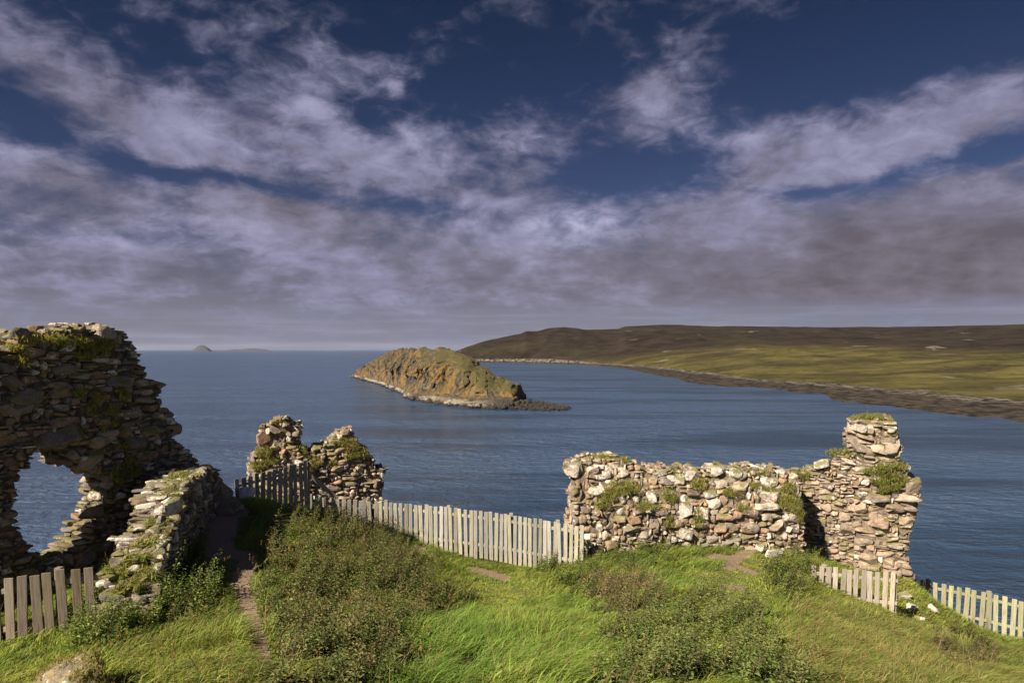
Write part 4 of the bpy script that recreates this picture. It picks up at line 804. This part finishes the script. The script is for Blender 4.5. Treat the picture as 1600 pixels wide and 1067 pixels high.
# dry seed stalks
x, y = region(5200); k = keep_ground(x, y); x, y = x[k], y[k]; z = gz(x, y); px, py, d = proj(np.stack([x, y, z], -1))
okk = np.zeros(len(x), bool)
for i in (0, 2, 4, 6, 7): okk |= inpoly(px, py, LONG[i][0])
okk |= inpoly(px, py, WEED['bank'][0]) | inpoly(px, py, WEED['dock'][0]) | (rng.random(len(x)) < .22); okk &= (soil(x, y, z) < .2) & (n2d(x, y, 1.1, 2, 120) > -.1)
for pol in SHORT: okk &= ~inpoly(px, py, pol)
x, y, z = x[okk], y[okk], z[okk]; N = len(x); hs = rng.uniform(.3, .62, N)
ln = np.stack([rng.normal(size=N)*.25+.2, rng.normal(size=N)*.2, np.zeros(N)], -1); c_ = np.array((.30, .225, .115))*rng.uniform(.7, 1.15, (N, 1))
A1 = blades(np.stack([x, y, z], -1), hs, ln, np.full(N, .0075), c_, bend=.1)
tip = np.stack([x, y, z+hs*(1-.032)-hs*np.linalg.norm(ln, axis=1)*.28], -1)+ln*hs[:, None]
M_ = 5; tb = np.repeat(tip, M_, 0)-np.array([0, 0, 1])*rng.uniform(0, .09, (N*M_, 1)); A2 = blades(tb, np.full(N*M_, .035), rng.normal(size=(N*M_, 3))*.5+np.array([.3, 0, 0]), np.full(N*M_, .011), np.repeat(c_, M_, 0)*np.array((.95, .75, .65)))
V, Fa, C = cat([A1, A2]); tag(npm('dry_stalks', V, Fa, M_GR, None, col=C), 'thin straw-coloured seed stalks rising out of the grass', 'grass', None, 'stuff')
# ------------------------------------------------------------------ shore rocks of the islet and its spit
def rockfield(poly, n, lo, hi, zlo, zhi, c, seed):
    pg = np.array([sea(a, b)[:2] for a, b in poly]); mn, mx = pg.min(0), pg.max(0); pts = []
    while len(pts) < n:
        q = rng.uniform(mn, mx, (n*3, 2)); q = q[inpoly(q[:, 0], q[:, 1], [tuple(v) for v in pg])]; pts += list(q)
    pts = np.array(pts[:n]); sz = rng.uniform(lo, hi, n)*rng.uniform(.5, 1.2, n); z = rng.uniform(zlo, zhi, n)
    cen = np.concatenate([pts, z[:, None]], 1); half = np.stack([sz*1.3, sz*1.1, sz*.8], -1)
    return cen, half
parts = []
for poly, n, lo, hi, zl, zh in [([(630,620),(642,616),(700,622),(760,630),(830,630),(800,637),(790,640),(740,638),(700,634),(645,626)], 900, .8, 2.2, -.5, 1.3), ([(548,587),(560,588),(600,599),(645,616),(640,621),(600,604),(575,597),(549,590)], 300, .6, 1.8, -.4, 1.0), ([(780,631),(840,628),(870,633),(893,638),(885,641),(850,642),(800,640)], 1600, .4, 1.1, -.4, .5)]:
    cen, half = rockfield(poly, n, lo, hi, zl, zh, None, 1)
    V, Fa, nb = stones_mesh(cen, half, rotm(np.eye(3), .5, n), rng.uniform(2.5, 5, n), 3, .15); parts.append((V, Fa, np.ones((len(V), 3))))
V, Fa, C = cat(parts); npm('shore_rocks', V, Fa, M_IS, islet)
# ------------------------------------------------------------------ far skerries on the horizon
def far_isle(px0, px1, hpx, Y, prof, name):
    n = 60; u = np.linspace(0, 1, n); hh = np.interp(u, *zip(*prof))*hpx/F*Y; X0 = (px0-800)/F*Y; X1 = (px1-800)/F*Y
    v = np.linspace(-1, 1, 15); V = np.zeros((n, 15, 3)); Wd = (X1-X0)*.3
    for j, q in enumerate(v): V[:, j] = np.stack([X0+(X1-X0)*u, Y+q*Wd*np.ones(n), np.maximum(hh*(1-q*q)**.7*(1+.15*n2d(u*9, u*0+q*2, 2, 3, 5)), 0)-.5], -1)
    tag(npm(name, V, grid_faces(n, 15), M_FAR, smooth=True), kind='structure')
M_FAR = plain('far_rock', (.045, .046, .055), .95)
far_isle(302, 331, 9.5, 14000, [(0,0),(.15,.45),(.35,.9),(.5,1),(.65,.9),(.85,.5),(1,0)], 'far_islet')
far_isle(328, 422, 4.2, 16000, [(0,0),(.2,.3),(.35,.35),(.45,.7),(.55,.6),(.7,1),(.8,.85),(.9,.6),(1,0)], 'far_skerry')

# ------------------------------------------------------------------ haze
m, T = newmat('sea_haze'); vol = T.n('VolumePrincipled', {'Color': (.80, .84, 1.0), 'Density': 0.8e-5, 'Anisotropy': .1})
om = T.n('OutputMaterial'); T.t.links.new(vol.outputs[0], om.inputs['Volume'])
hb = np.array([[x, y, z] for x in (-34500, 34500) for y in (-3500, 34500) for z in (-5, 260)], float)
tag(npm('haze', hb, [[0, 1, 3, 2], [4, 6, 7, 5], [0, 4, 5, 1], [2, 3, 7, 6], [0, 2, 6, 4], [1, 5, 7, 3]], m), kind='stuff')
